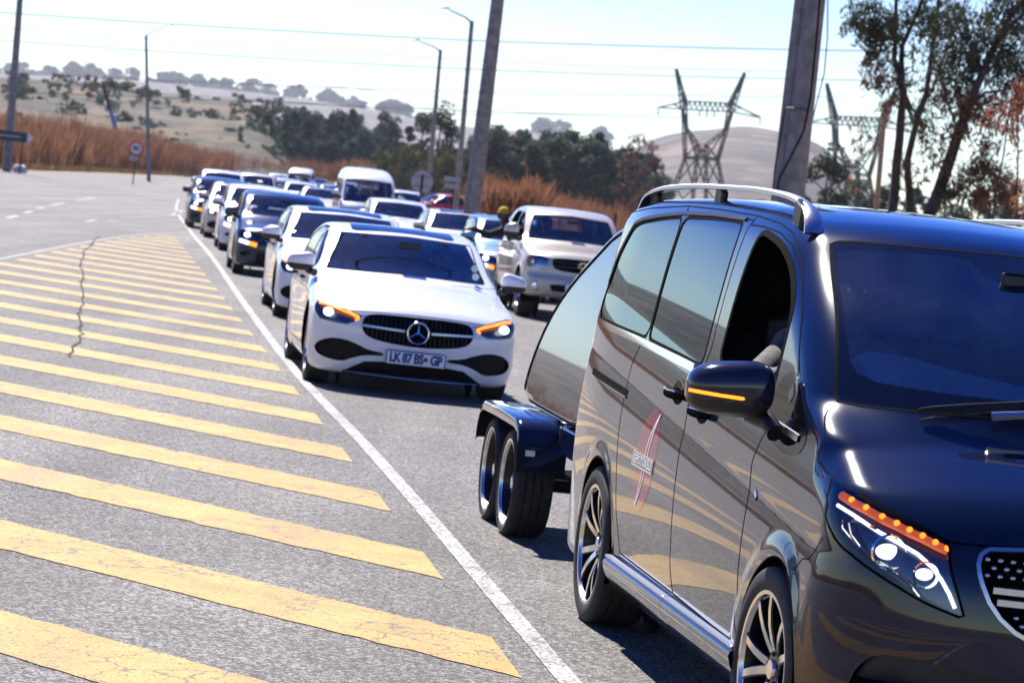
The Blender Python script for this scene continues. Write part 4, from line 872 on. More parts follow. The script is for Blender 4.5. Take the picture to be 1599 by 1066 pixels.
# ------------------------------------------------------------------ glossy teardrop trailer behind the van
def build_trailer():
    t = tag(empty('covered_trailer', tuple(in_car(VAN_O, VAN_RZ, (-6.6, 0, 0))[:2]) + (0,), VAN_RZ), 'low black mirror glossy trailer with rounded back and twin wheels', 'trailer')
    X0 = 6.6
    PR = [(-4.78, 0.665), (-4.74, 1.2), (-4.76, 1.7), (-4.84, 1.79), (-5.765, 1.78), (-6.105, 1.745), (-6.458, 1.594), (-6.779, 1.458), (-7.056, 1.285), (-7.201, 1.084), (-7.232, 0.87), (-7.142, 0.665)]
    PC = chaikin(PR, 2) + np.array([X0, 0])
    def f(x, y, z):
        sd = np.full(x.shape, 9.); m = np.ones(x.shape, bool); sd = poly_sd(PC, x.ravel(), z.ravel()).reshape(x.shape)
        ya = np.sqrt(y*y + 1e-6)
        return smax(smax(ya - (.652 - .190*(z - .65) - .04*np.maximum(z - .65, 0)**2), sd, .035), .66 - z, .01)
    s = Shell(f, (-1.1, -.75, .58), (1.98, .75, 1.9), .025)
    ins = lambda P, d: P
    body = s.panel('body', M['black_paint'], t, 'body')
    # raised edging round the side panel, roof seam
    edge = [(x + X0, z) for x, z in [(-7.102, 0.7), (-7.192, 0.831), (-7.161, 1.045), (-7.016, 1.246), (-6.739, 1.419), (-6.418, 1.555), (-6.065, 1.706), (-5.725, 1.741), (-4.86, 1.745)]]
    for q in (-1, 1):
        s.ribbon('side_edging', 'side', chaikin(edge, 1, False), q, .018, M['gap'], t, h=.006)
        s.ribbon('side_edging', 'side', [(-.52, .705), (1.84, .695)], q, .014, M['gap'], t, h=.005)
    b = MB(); s.ribbon('seam', 'side', [(X0-5.8, 1.70), (X0-5.2, 1.725)], -1, .006, None, None, mb=b); b.build('roof_seam', M['gap'], body)
    # chassis, skirt, drawbar
    b = MB(); b.box((.6, 0, .585), (2.5, 1.28, .15), bev=.012); b.build('chassis', M['black_paint'], t, smooth=30)
    b = MB(); b.box((1.98, 0, .50), (.5, .10, .08)); b.box((2.2, 0, .50), (.7, .07, .07)); b.box((1.7, .3, .5), (.7, .06, .06), rz=-.5); b.box((1.7, -.3, .5), (.7, .06, .06), rz=.5); b.build('drawbar', M['plastic'], t)
    for x in (.345, -.325):
        b = MB(); b.tube([(x, -.62, .29), (x, .62, .29)], .035, 10); b.box((x + .12, -.5, .36), (.35, .06, .03)); b.box((x + .12, .5, .36), (.35, .06, .03)); b.build('axle', M['plastic'], t)
        for q in (-1, 1): wheel(t, x, .835*q, .292, .225, .235, 'multi', dark='rim_dark', yaw=x)
    prof = [(-.66, .44), (-.645, .56), (-.60, .635), (-.50, .668), (.0, .674), (.62, .674), (.74, .655), (.80, .60), (.825, .50), (.835, .40)]
    for q in (-1, 1):
        V = []; nr = len(prof)
        ysec = [(.60, 0), (.845, 0), (.862, -.006), (.868, -.022), (.868, -.055)]
        for x, z in prof:
            for y, dz in ysec: V.append((x + dz*(-.3 if x > .7 else (.3 if x < -.55 else 0)), y*q, z + dz))
        k = len(ysec); F = [(i*k+j, i*k+j+1, (i+1)*k+j+1, (i+1)*k+j) for i in range(nr-1) for j in range(k-1)]
        o = obj('mudguard', mesh('mudguard', V, [g[::-1] if q > 0 else g for g in F], M['black_paint']), t); o.data.set_sharp_from_angle(angle=R(50))
        b = MB(); b.box((.79, .62*q, .55), (.05, .05, .22), bev=.01); b.build('guard_stay', M['plastic'], o)
        b = MB(); b.box((.842, .80*q, .50), (.012, .05, .03)); b.ball((.835, .62*q, .655), .016, 8, 5); b.build('marker_reflector', M['white_print'], o)
    return t
build_trailer()
# ------------------------------------------------------------------ the other vehicles
def W_table(pts): return smooth_spl(pts, .015)
KIND = {
 'saloon': dict(W=.925, wb=2.865, Rt=.335, rim=.245, tw=.225, lo=.14, belt=.97, k=.075,
   T=[(.9, .58), (.85, .67), (.79, .725), (.66, .785), (.35, .86), (-.05, .925), (-.42, .985), (-.52, 1.012), (-1.26, 1.348), (-1.42, 1.392), (-1.9, 1.437), (-2.3, 1.43), (-2.75, 1.36), (-3.2, 1.185), (-3.45, 1.09), (-3.7, 1.055), (-3.86, 1.01), (-3.95, .92)],
   F=[(.10, .70), (.18, .80), (.28, .84), (.45, .855), (.6, .85), (.68, .825), (.76, .75), (.95, .45)], Rr=[(.15, -3.65), (.3, -3.82), (.6, -3.9), (.85, -3.89), (1.0, -3.83), (1.4, -3.6)],
   S=[(.10, -.09), (.2, -.03), (.33, -.005), (.55, .0), (.72, -.004), (.80, -.003), (.84, -.016), (.93, -.040), (.985, -.062), (1.02, -.072), (1.38, -.215), (1.5, -.30)],
   ws=[(-.745, 1.005), (-.60, 1.345), (0, 1.365), (.60, 1.345), (.745, 1.005), (0, 1.028)], wsx=(-1.6, .1),
   win=[[(-.86, 1.005), (-1.14, 1.17), (-1.40, 1.295), (-1.60, 1.355), (-1.62, 1.015)], [(-1.69, 1.017), (-1.66, 1.372), (-2.1, 1.375), (-2.5, 1.325), (-2.85, 1.21), (-2.95, 1.06)]],
   rw=[(-.62, 1.10), (-.52, 1.34), (.52, 1.34), (.62, 1.10)], rwx=(-3.45, -2.45),
   hl=[(.50, .665), (.60, .695), (.72, .733), (.83, .757), (.88, .745), (.905, .70), (.90, .655), (.86, .595), (.74, .58), (.63, .575), (.555, .61)],
   gr=[(0, .70), (.25, .70), (.42, .69), (.48, .66), (.50, .60), (.485, .53), (.42, .48), (.25, .452), (0, .437)],
   inn=[[(.885, .34), (.85, .40), (.77, .44), (.65, .45), (.53, .42), (.42, .375), (.28, .362), (.28, .335), (.45, .325), (.555, .285), (.63, .247), (.75, .255), (.84, .28)]],
   low=[(0, .285), (.30, .285), (.44, .272), (.62, .165), (.62, .10), (0, .10)], hood=.715, plate=(.872, .338), mir=(-.62, .98, 1.045), doors=[(-.55, -1.65), (-1.65, -2.75)], dz=(.30, .97), seat=(-1.25, .45), tl=[(.55, .80), (.85, .78), (.90, .90), (.60, .93)]),
 'hatch': dict(W=.87, wb=2.55, Rt=.31, rim=.21, tw=.2, lo=.16, belt=.98, k=.08,
   T=[(.82, .62), (.77, .72), (.68, .80), (.3, .90), (-.1, .97), (-.36, 1.03), (-1.0, 1.37), (-1.2, 1.43), (-1.7, 1.48), (-2.3, 1.47), (-2.9, 1.40), (-3.15, 1.30), (-3.3, 1.10), (-3.4, .9)],
   F=[(.12, .66), (.2, .74), (.3, .78), (.5, .78), (.65, .755), (.75, .70), (1, .4)], Rr=[(.15, -3.15), (.3, -3.3), (.6, -3.38), (.9, -3.34), (1.2, -3.2), (1.5, -2.95)],
   S=[(.12, -.09), (.22, -.02), (.4, 0), (.7, 0), (.85, -.012), (.95, -.035), (1.02, -.055), (1.44, -.175), (1.55, -.26)],
   ws=[(-.69, 1.035), (-.56, 1.385), (0, 1.405), (.56, 1.385), (.69, 1.035), (0, 1.055)], wsx=(-1.4, .3),
   win=[[(-.66, 1.025), (-.94, 1.20), (-1.20, 1.345), (-1.45, 1.395), (-1.48, 1.03)], [(-1.55, 1.03), (-1.52, 1.405), (-2.2, 1.40), (-2.55, 1.35), (-2.65, 1.10)]],
   rw=[(-.55, 1.08), (-.5, 1.38), (.5, 1.38), (.55, 1.08)], rwx=(-3.5, -2.7),
   hl=[(.46, .70), (.62, .76), (.76, .80), (.82, .74), (.79, .66), (.62, .62), (.5, .63)], gr=[(0, .70), (.36, .69), (.40, .62), (.30, .57), (0, .56)],
   inn=[[(.78, .40), (.62, .43), (.58, .36), (.76, .33)]], low=[(0, .42), (.48, .42), (.52, .30), (.44, .23), (0, .22)], hood=.76, plate=(.795, .50), mir=(-.45, .93, 1.06), doors=[(-.4, -1.52), (-1.52, -2.45)], dz=(.32, .98), seat=(-1.05, .46), tl=[(.55, .85), (.80, .84), (.80, 1.02), (.60, 1.0)]),
 'suv': dict(W=.92, wb=2.70, Rt=.36, rim=.235, tw=.225, lo=.22, belt=1.12, k=.09,
   T=[(.88, .76), (.83, .90), (.72, .98), (.3, 1.07), (-.1, 1.12), (-.36, 1.17), (-1.0, 1.52), (-1.2, 1.60), (-1.7, 1.66), (-2.4, 1.66), (-3.1, 1.60), (-3.4, 1.50), (-3.55, 1.25), (-3.65, 1.0)],
   F=[(.18, .70), (.28, .82), (.45, .86), (.7, .85), (.85, .80), (1.0, .6)], Rr=[(.2, -3.4), (.4, -3.6), (.8, -3.65), (1.1, -3.6), (1.4, -3.45), (1.7, -3.2)],
   S=[(.18, -.08), (.3, -.02), (.5, 0), (.85, 0), (1.0, -.015), (1.1, -.04), (1.17, -.06), (1.6, -.17), (1.72, -.26)],
   ws=[(-.72, 1.175), (-.61, 1.54), (0, 1.565), (.61, 1.54), (.72, 1.175), (0, 1.195)], wsx=(-1.4, .3),
   win=[[(-.66, 1.165), (-.93, 1.34), (-1.18, 1.50), (-1.45, 1.56), (-1.48, 1.17)], [(-1.55, 1.17), (-1.52, 1.57), (-2.6, 1.565), (-3.0, 1.48), (-3.0, 1.22)]],
   rw=[(-.6, 1.22), (-.54, 1.55), (.54, 1.55), (.6, 1.22)], rwx=(-3.8, -2.9),
   hl=[(.50, .86), (.68, .90), (.84, .93), (.87, .85), (.84, .76), (.62, .74), (.52, .76)], gr=[(0, .88), (.42, .87), (.45, .76), (.40, .68), (0, .66)],
   inn=[[(.82, .52), (.64, .55), (.60, .46), (.80, .43)]], low=[(0, .50), (.5, .50), (.55, .38), (.5, .30), (0, .30)], hood=.92, plate=(.875, .58), mir=(-.45, .99, 1.22), doors=[(-.4, -1.52), (-1.52, -2.55)], dz=(.42, 1.13), seat=(-1.05, .60), tl=[(.66, .95), (.86, .95), (.86, 1.2), (.70, 1.2)]),
 'pickup': dict(W=.885, wb=3.085, Rt=.38, rim=.215, tw=.25, lo=.36, belt=1.20, k=.07,
   T=[(.95, .86), (.90, .99), (.80, 1.06), (.45, 1.12), (0, 1.17), (-.30, 1.215), (-.36, 1.235), (-.88, 1.62), (-1.05, 1.70), (-1.4, 1.755), (-1.9, 1.765), (-2.35, 1.72), (-2.5, 1.60), (-2.6, 1.25), (-2.65, 1.17), (-4.0, 1.17), (-4.2, 1.17)],
   F=[(.34, .76), (.42, .88), (.55, .93), (.66, .92), (.72, .88), (.85, .87), (.97, .83), (1.07, .72), (1.3, .4)], Rr=[(.35, -4.1), (.5, -4.2), (1.2, -4.22)],
   S=[(.34, -.06), (.45, -.02), (.6, 0), (.85, 0), (1.0, -.008), (1.14, -.022), (1.20, -.04), (1.26, -.05), (1.68, -.17), (1.8, -.25)],
   ws=[(-.72, 1.24), (-.615, 1.62), (0, 1.655), (.615, 1.62), (.72, 1.24), (0, 1.262)], wsx=(-1.5, .4),
   win=[[(-.64, 1.235), (-.86, 1.42), (-1.08, 1.58), (-1.22, 1.63), (-1.48, 1.645), (-1.50, 1.235)], [(-1.58, 1.235), (-1.56, 1.65), (-2.15, 1.64), (-2.35, 1.55), (-2.42, 1.25)]],
   rw=[(-.6, 1.28), (-.56, 1.60), (.56, 1.60), (.6, 1.28)], rwx=(-2.9, -2.4),
   hl=[(.53, .97), (.56, .86), (.64, .815), (.76, .81), (.845, .80), (.865, .86), (.85, .96), (.78, 1.0), (.66, 1.01)], gr=[(0, 1.005), (.40, .995), (.48, .97), (.485, .88), (.42, .80), (0, .78)],
   inn=[], low=[(0, .585), (.42, .585), (.50, .57), (.46, .475), (0, .465)], hood=1.035, plate=(.95, .56), mir=(-.52, .99, 1.33), doors=[(-.42, -1.54), (-1.54, -2.42)], dz=(.52, 1.20), seat=(-1.12, .72), tl=[(.70, .80), (.86, .80), (.86, 1.10), (.70, 1.10)]),
 'minibus': dict(W=.86, wb=2.57, Rt=.33, rim=.2, tw=.2, lo=.22, belt=1.16, k=.10,
   T=[(1.0, .85), (.95, 1.0), (.86, 1.10), (.76, 1.18), (.62, 1.30), (.05, 1.86), (-.12, 1.98), (-.45, 2.12), (-.9, 2.21), (-1.6, 2.24), (-3.2, 2.22), (-3.5, 2.12), (-3.6, 1.9)],
   F=[(.2, .84), (.3, .96), (.5, 1.0), (.8, .99), (1.0, .95), (1.2, .85), (1.5, .6)], Rr=[(.2, -3.4), (.5, -3.6), (1.2, -3.62), (2.0, -3.5)],
   S=[(.2, -.06), (.35, -.01), (.6, 0), (1.0, 0), (1.14, -.012), (1.25, -.03), (1.85, -.085), (2.1, -.17), (2.25, -.3)],
   ws=[(-.74, 1.20), (-.68, 1.86), (-.3, 1.885), (0, 1.89), (.3, 1.885), (.68, 1.86), (.74, 1.20), (0, 1.235)], wsx=(-.5, 1.2),
   win=[[(.34, 1.20), (.02, 1.66), (-.10, 1.80), (-.50, 1.82), (-.52, 1.20)], [(-.62, 1.22), (-.60, 1.83), (-1.85, 1.83), (-1.87, 1.22)], [(-1.97, 1.22), (-1.95, 1.83), (-3.2, 1.83), (-3.25, 1.22)]],
   rw=[(-.6, 1.25), (-.58, 1.85), (.58, 1.85), (.6, 1.25)], rwx=(-4, -3.3),
   hl=[(.48, .86), (.62, .93), (.78, 1.0), (.82, .90), (.78, .78), (.58, .74)], gr=[(0, .88), (.40, .88), (.42, .80), (.36, .72), (0, .72)],
   inn=[[(.74, .48), (.60, .50), (.58, .42), (.72, .40)]], low=[(0, .50), (.44, .50), (.46, .38), (0, .36)], hood=1.10, plate=(1.015, .58), mir=(.40, .95, 1.40), doors=[(.55, -.58), (-.58, -1.92)], dz=(.35, 1.18), seat=(-.45, .75), tl=[(.70, .80), (.84, .80), (.84, 1.2), (.74, 1.2)])}
def car_field(P):
    T, Fz, Rz, S = smooth_spl(P['T'], .05), smooth_spl(P['F'], .03), smooth_spl(P['Rr'], .05), smooth_spl(P['S'], .018)
    W, wb, b0, k, xr, xf = P['W'], P['wb'], P['belt'], P['k'], min(p[1] for p in P['Rr']), max(p[1] for p in P['F'])
    def f(x, y, z):
        ya = np.sqrt(y*y + 1e-6)
        w = W + S(z) - .22 * np.maximum(x - .25, 0)**2 - .10 * np.maximum(-wb + .2 - x, 0)**2
        for xw in (0., -wb): w = w + .014 * sstep(P['Rt'] + .16, P['Rt'] + .04, np.hypot(x - xw, z - P['Rt']))
        up = sstep(b0 - .02, b0 + .12, z)
        top = (z - (T(x + .30 * ya**2 * (.55 + .45*up)) - (.085 - .03*up) * (ya / W)**2.4)) * .87
        f = smax(ya - w, top, k)
        f = smax(f, x - (Fz(z) - .17 * ya**2 - .20 * (ya / W)**6), .08)
        f = smax(f, Rz(z) + .08 * ya**2 + .12 * (ya / W)**8 - x, .12)
        return smax(f, P['lo'] - z, .05)
    return f
def make_car(kind, paint, loc, ang, label, cat, name, group=None, h=.035, text=None, opts=()):
    P = KIND[kind]; t = tag(empty(name, (loc[0], loc[1], 0), R(ang - 90)), label, cat, group)
    f = car_field(P); xr, xf = min(p[1] for p in P['Rr']), max(p[1] for p in P['F'])
    s = Shell(f, (xr - .15, -P['W'] - .1, P['lo'] - .1), (xf + .12, P['W'] + .1, max(p[1] for p in P['T']) + .12), h)
    both = lambda Q: ([(a, b) for a, b in Q], [(-a, b) for a, b in Q])
    full = lambda Q: [(a, b) for a, b in Q] + [(-a, b) for a, b in reversed(Q) if a > 1e-6]
    rs, ls = (lambda x, y, z: y + .3), (lambda x, y, z: .3 - y); Ra = P['Rt'] + .045
    fc = lambda x, y, z: -.05 - x
    for xc in (0, -P['wb']):
        c = [(xc + Ra*math.cos(a), P['Rt'] + .015 + Ra*math.sin(a)) for a in np.linspace(0, 2*math.pi, 40, endpoint=False)]
        for cd in (lambda x, y, z: y + .45, lambda x, y, z: .45 - y): s.poly('arch', 'side', c, cd)
    wsc = dense(P['ws'])
    s.poly('screen', 'front', wsc, lambda x, y, z: np.maximum(P['wsx'][0] - x, x - P['wsx'][1]))
    s.poly('rear', 'front', P['rw'], lambda x, y, z: np.maximum(P['rwx'][0] - x, x - P['rwx'][1]))
    wins = [soft(w, .05) for w in P['win']]
    for i, w in enumerate(wins):
        for cd in (rs, ls): s.poly('win%d' % i, 'side', w, cd)
    for Q in both(P['hl']): s.poly('lamp', 'front', Q, fc)
    gr, low = chaikin(full(P['gr']), 1), full(P['low'])
    s.poly('grille', 'front', gr, fc); s.poly('low', 'front', low, fc)
    inn = [chaikin(q, 1) for Q in P['inn'] for q in both(Q)]
    for Q in inn: s.poly('side_in', 'front', Q, fc)
    for Q in both(P['tl']): s.poly('tail', 'front', Q, lambda x, y, z: x + P['wb'] + .3)
    if kind == 'saloon': s.poly('roofglass', 'top', soft([(-1.40, -.50), (-1.40, .50), (-2.62, .46), (-2.62, -.46)], .1), lambda x, y, z: 1.30 - z)
    DR = []
    for i, (xa, xb) in enumerate(P['doors']):
        z0, z1 = P['dz']; mid = (z0 + z1) / 2
        xb2 = xb if i == 0 or kind == 'minibus' else xb - .25
        Q = [(xa + .10, z1 + .005), (xa, mid + .1), (xa - .02, z0 + .06), (xa - .08, z0), (xb + .08, z0), (xb, z0 + .10), (xb2 if i else xb, mid + .15), (xb2 if i else xb, z1 + .005)]
        if i and kind != 'minibus': Q = [(xa - .01, z1 + .005), (xa - .01, z0), (xb + .45, z0), (xb + .2, z0 + .28), (xb2, mid + .22), (xb2, z1 + .005)]
        DR.append(Q)
        for cd in (rs, ls): s.poly('door%d' % i, 'side', Q, cd)
    mp = M[paint]
    body = s.panel('body', mp, t, 'body')
    for i in range(len(DR)):
        for q in (-1, 1):
            d = s.panel('door%d' % i, mp, t, 'door', part=lambda x, y, z, q=q: y*q > 0)
            if d:
                b = MB(); hx, hz = P['doors'][i][1] + .22, P['dz'][1] - .09; c = s.solve('side', [hx], [hz], q)[0]
                b.tube([c + np.array([dx, q*o, 0]) for dx, o in ((-.11, .0), (-.08, .025), (.08, .028), (.11, .0))], .014, 6); b.build('handle', mp, d, smooth=True)
    s.panel('roofglass', M['frit'], t, 'roof_window', off=.001)
    gm = M['screen'] if 'clear' in opts else M['screen']
    s.panel('screen', gm, t, 'windscreen', off=-.002); s.panel('rear', M['screen'], t, 'rear_window', off=-.002)
    for i in range(len(wins)):
        for q in (-1, 1):
            if 'open_window' in opts and q < 0 and i < 2: continue
            s.panel('win%d' % i, M['screen'] if i == 0 else M['tint'], t, 'side_window', off=-.002, part=lambda x, y, z, q=q: y*q > 0)
    g = s.panel('grille', M['gap'], t, 'grille', off=-.025, skirt=-.025); lw = s.panel('low', M['intake'], t, 'lower_intake', off=-.03, skirt=-.03)
    _ = [s.panel('side_in', M['intake'], t, 'side_intake', off=-.03, skirt=-.03, part=lambda x, y, z, q=q: y*q > 0) for q in (-1, 1)]; s.panel('tail', M['red_lens'], t, 'tail_light', off=.003)
    arch_liner(t, [0, -P['wb']], Ra + .002, P['W'] - .005, P['Rt'] + .015)
    for q in (-1, 1):
        b = MB()
        for Q in DR: s.ribbon('gap', 'side', Q, q, .008, None, None, mb=b, closed=True, off=.001, step=.05)
        for w in wins: s.ribbon('rubber', 'side', w, q, .022, None, None, mb=b, closed=True, off=.0015, step=.05)
        b.build('window_rubbers', M['gap'], body)
    b = MB(); yh = np.linspace(-.62, .62, 24); hz = P['hood'] + .0 * yh
    s.ribbon('gap', 'front', list(zip(yh, hz - .02*(yh/.6)**2)), 1, .008, None, None, mb=b, off=.001)
    s.ribbon('rubber', 'front', wsc, 1, .022, None, None, mb=b, closed=True, off=.0015, step=.05)
    b.build('windscreen_rubber', M['gap'], body)
    for q in (-1, 1):
        sel = lambda x, y, z, q=q: y*q > 0
        la = s.panel('lamp', M['dark_lens'] if kind != 'pickup' else M['alu'], t, 'headlight', off=-.04, skirt=-.04, part=sel); s.panel('lamp', M['lens'], la, 'lens', part=sel)
        H = np.array(P['hl']); c2 = H.mean(0); c2 = c2 + np.array([.05 if kind == 'saloon' else .03, 0]); c3 = s.solve('front', [c2[0]*q], [c2[1]], 1)[0]
        b = MB(); b.ball(c3 - np.array([.02, 0, 0]), .042 if kind == 'saloon' else .05, 14, 8, (.5, 1.1, .9)); b.build('projector', M['led_soft'] if 'lamps_off' not in opts else M['chrome'], la, smooth=True)
        if 'amber' in opts or 'amber_small' in opts:
            L = [(.865, .738), (.80, .735), (.72, .715), (.60, .680), (.535, .655), (.53, .635), (.56, .622)] if kind == 'saloon' else [tuple(H[i] * .94 + c2 * .06) for i in (3, 2, 1, 0)]
            p3 = s.solve('front', [a*q for a, _ in L], [b_ for _, b_ in L], 1); p3 = p3 - s.normals(p3)*.010; b = MB(); b.tube(p3, .014, 8); b.build('indicator', M['amber'], la, smooth=True)
        if 'amber_low' in opts:
            p3 = s.solve('front', [(P['W'] - .24)*q, (P['W'] - .36)*q], [P['hood'] - .20, P['hood'] - .22], 1); b = MB(); b.tube(p3, .035, 8); b.build('indicator', M['amber'], t, smooth=True)
            p3 = s.solve('front', [(P['W'] - .08)*q, (P['W'] - .22)*q], [P['hood'] - .17, P['hood'] - .20], 1); b = MB(); b.tube(p3, .030, 8); b.build('fog_lamp', M['led_soft'], t, smooth=True)
    if kind == 'saloon':
        b = MB(); s.ribbon('bar', 'front', [(-.49, .585), (-.12, .572)], 1, .022, None, None, mb=b, h=.012); s.ribbon('bar', 'front', [(.12, .572), (.49, .585)], 1, .022, None, None, mb=b, h=.012); b.build('grille_bar', M['alu'], g, smooth=40)
        b = MB()
        for i in range(23):
            y = -.44 + i*.04; s.ribbon('v', 'front', [(y, .46), (y, .69)], 1, .006, None, None, mb=b, h=.003, step=.08)
        o = b.build('grille_louvre', M['plastic'], g); o.location = (-.018, 0, 0)
        sx = s.solve('front', [0.], [.566], 1)[0][0] + .004
        b = MB(); n = 40; b.tube([(sx, .094*math.cos(a), .566 + .094*math.sin(a)) for a in np.linspace(0, 2*math.pi, n)], .009, 8, False)
        for k in range(3):
            a = math.pi/2 + 2*math.pi*k/3; b.tube([(sx + .006, 0, .566), (sx, .09*math.cos(a), .566 + .09*math.sin(a))], [.015, .003], 6)
        b.build('star_emblem', M['chrome'], g, smooth=True)
        b = MB(); b.lathe([(0, sx - .012), (.092, sx - .012)], 24, 'x', (0, 0, .566)); b.build('emblem_back', M['gap'], g)
        b = MB(); s.ribbon('lip', 'front', [(-.60, .165), (-.3, .155), (0, .153), (.3, .155), (.60, .165)], 1, .010, None, None, mb=b, h=.006); b.build('lip_trim', M['alu'], lw)
    else:
        ym = max(p[0] for p in P['gr']) - .03; zm = float(np.mean([p[1] for p in P['gr']]))
        b = MB()
        for dz in ((-.035, .03) if kind == 'pickup' else (0,)): s.ribbon('bar', 'front', [(-ym, zm + dz), (ym, zm + dz)], 1, .028, None, None, mb=b, h=.012)
        b.build('grille_bar', M['alu'] if kind != 'pickup' else M['plastic'], g, smooth=40)
        b = MB(); c = s.solve('front', [0.], [zm], 1)[0]; n = 24
        b.tube([(c[0] + .014, .075*math.cos(a), zm + .05*math.sin(a)) for a in np.linspace(0, 2*math.pi, n)], .008, 6, False); b.tube([(c[0] + .014, .035*math.cos(a), zm + .012 + .036*math.sin(a)) for a in np.linspace(0, 2*math.pi, n)], .006, 6, False)
        if kind in ('pickup', 'minibus'): b.build('badge', M['chrome'], g, smooth=True)
    if kind == 'pickup':
        for q in (-1, 1):
            c = s.solve('front', [.70*q], [.53], 1)[0]; b = MB(); b.lathe([(.075, .012), (.06, .02), (.052, .0), (.0, .004)], 20, 'x', c); b.build('fog_lamp', M['chrome'], t, smooth=True)
            la2 = [(.62, .80), (.86, .79), (.84, .76), (.70, .755)]
            s.ribbon('corner_lamp', 'front', [(.66*q, .80), (.84*q, .785)], 1, .05, M['white_print'], t, h=.006)
            s.ribbon('corner_indicator', 'front', [(.80*q, .965), (.85*q, .90)], 1, .05, M['amber_off'], t, h=.006)
    b = MB()
    mx, my, mz = P['mir']
    low = 'dark_mirror' in opts
    for q in (-1, 1): mirror(t, q, mx, (my + .02)*q, mz, paint, d=(.07, .125, .085) if kind not in ('pickup', 'minibus') else (.07, .115, .12), lower=-.02, arm=(mx + .06, (P['W'] - .06)*q, mz - .09), h=.014)
    if text is not None:
        pl = plate(t, (P['plate'][0] + .012, 0, P['plate'][1]), text, emblem=True)
    else:
        pl = plate(t, (P['plate'][0] + .012, 0, P['plate'][1]), None)
    for x in (0, -P['wb']):
        for q in (-1, 1): wheel(t, x, (P['W'] - .012)*q, P['Rt'], P['tw'], P['rim'], 'star5' if kind != 'saloon' else 'split5', yaw=.4)
    sx, sz = P['seat']
    for y in (-.37, .37): car_seat(t, sx, y, sz)
    car_seat(t, sx - .9, 0, sz, 1.15, head=False)
    b = MB(); V = [(x, y, z) for x, z in ((sx + .62, sz + .36), (sx + .85, sz + .40), (P['ws'][0][1] * 0 + P['T'][0][0] * 0 + sx + 1.0, sz + .40)) for y in (-.66, .66)]; b.add(V, [(0, 1, 3, 2), (2, 3, 5, 4)]); b.add([(sx + .62, -.66, sz + .36), (sx + .62, .66, sz + .36), (sx + .62, .66, sz - .2), (sx + .62, -.66, sz - .2)], [(0, 1, 2, 3)]); b.build('dashboard', M['plastic'], t)
    steering(t, sx + .50, -.37, sz + .32, .17)
    b = MB(); b.box((sx + .50, 0, P['ws'][1][1] - .06), (.02, .22, .06), bev=.01); b.build('rear_view_mirror', M['plastic'], t)
    b = MB(); b.box((-P['wb']/2, 0, P['lo'] + .10), (P['wb'] + .6, P['W']*1.7, .08)); b.build('floor_pan', M['gap'], t)
    return t
def repaint(o, old, new):
    for c in [o] + list(o.children_recursive):
        if c.type == 'MESH':
            for sl in c.material_slots:
                if sl.material == M[old]: sl.link = 'OBJECT'; sl.material = M[new]
def again(src, paint, old, loc, ang, label, cat=None, name=None, group=None, strip=()):
    r = copy_tree(src); r.location = (loc[0], loc[1], 0); r.rotation_euler = (0, 0, R(ang - 90)); r['label'] = label
    if cat: r['category'] = cat
    if name: r.name = name
    if group: r['group'] = group
    elif 'group' in r: del r['group']
    if paint != old: repaint(r, old, paint)
    return r
M['tint'] = glass('tinted_glass', (.10, .12, .13), 1.6)
M['led_soft'] = glow('headlamp_white', (.92, .96, 1), 2.2)
QUEUE = 'cars queueing in the lanes'
merc = make_car('saloon', 'white_paint', (-.947, 26.742), 8.0, 'white saloon with amber running lights and plate LK 87 BS GP behind the trailer', 'car', 'saloon_car', QUEUE, h=.022, text='LK 87 BS   GP', opts=('amber',))
MO, MZ = (-.947, 26.742), R(8.0 - 90)
g1 = 'people riding in the queueing cars'
seated('driver sitting behind the wheel of the white saloon with amber running lights', MO, MZ, -1.2, -.37, .50, h=.024)
seated('front passenger of the white saloon with amber running lights', MO, MZ, -1.2, .37, .50, h=.024)
b = MB()
for (y, z) in ((.62, 1.10), (.61, 1.065)): b.lathe([(0, 0), (.03, 0)], 14, 'x', (0, y, z))
# licence discs inside the windscreen corner
for dz in (0, .07):
    b = MB(); b.lathe([(0, 0), (.034, 0)], 16, 'x', (-.62 - dz*1.9, .635, 1.075 + dz)); b.build('licence_disc', M['disc'] if 'disc' in M else simple('licence_disc', (.45, .6, .58), .6), merc)
second = again(merc, 'white_paint', 'white_paint', (-2.2, 37.95), 8.0, 'white saloon with black windscreen directly behind the white car with amber lights', group=QUEUE)
for c in list(second.children_recursive):
    if c.name.startswith(('registration_plate', 'plate_face', 'lettering', 'emblem', 'licence_disc')) and not c.name.startswith('emblem_back'): bpy.data.objects.remove(c)
black = make_car('hatch', 'navy_paint', (-4.15, 51.5), 8.0, 'dark blue hatchback with orange indicator and white lamps behind two white saloons', 'car', 'hatchback_car', QUEUE, h=.034, opts=('amber_low',))
hilux = make_car('pickup', 'silver_paint', (.86, 46.9), 7.5, 'silver double cab pickup with a passenger leaning out of its window', 'pickup', 'pickup_truck', QUEUE, h=.03, opts=('open_window', 'lamps_off'))
bus = make_car('minibus', 'white_paint', (-4.75, 87.5), 7.5, 'tall white minibus above the roofs of the queue', 'minibus', 'minibus', QUEUE, h=.04, opts=('lamps_off',))
suv = make_car('suv', 'white_paint', (-11.0, 106), 6, 'white sport utility car just behind the dark car at the left end of the queue', 'car', 'utility_car', QUEUE, h=.04, opts=('amber_small',))
again(black, 'white_paint', 'navy_paint', (-5.75, 64.3), 8.0, 'white hatchback with a small orange lamp behind the dark blue hatchback', group=QUEUE)
again(merc, 'silver_paint', 'white_paint', (-7.1, 74.1), 8.0, 'pale saloon with large dark lower intake, second from the left end of the queue', group=QUEUE)
again(black, 'navy_paint', 'navy_paint', (-8.6, 82.9), 8, 'dark car with orange lamps at the left end of the queue by the white line', group=QUEUE)
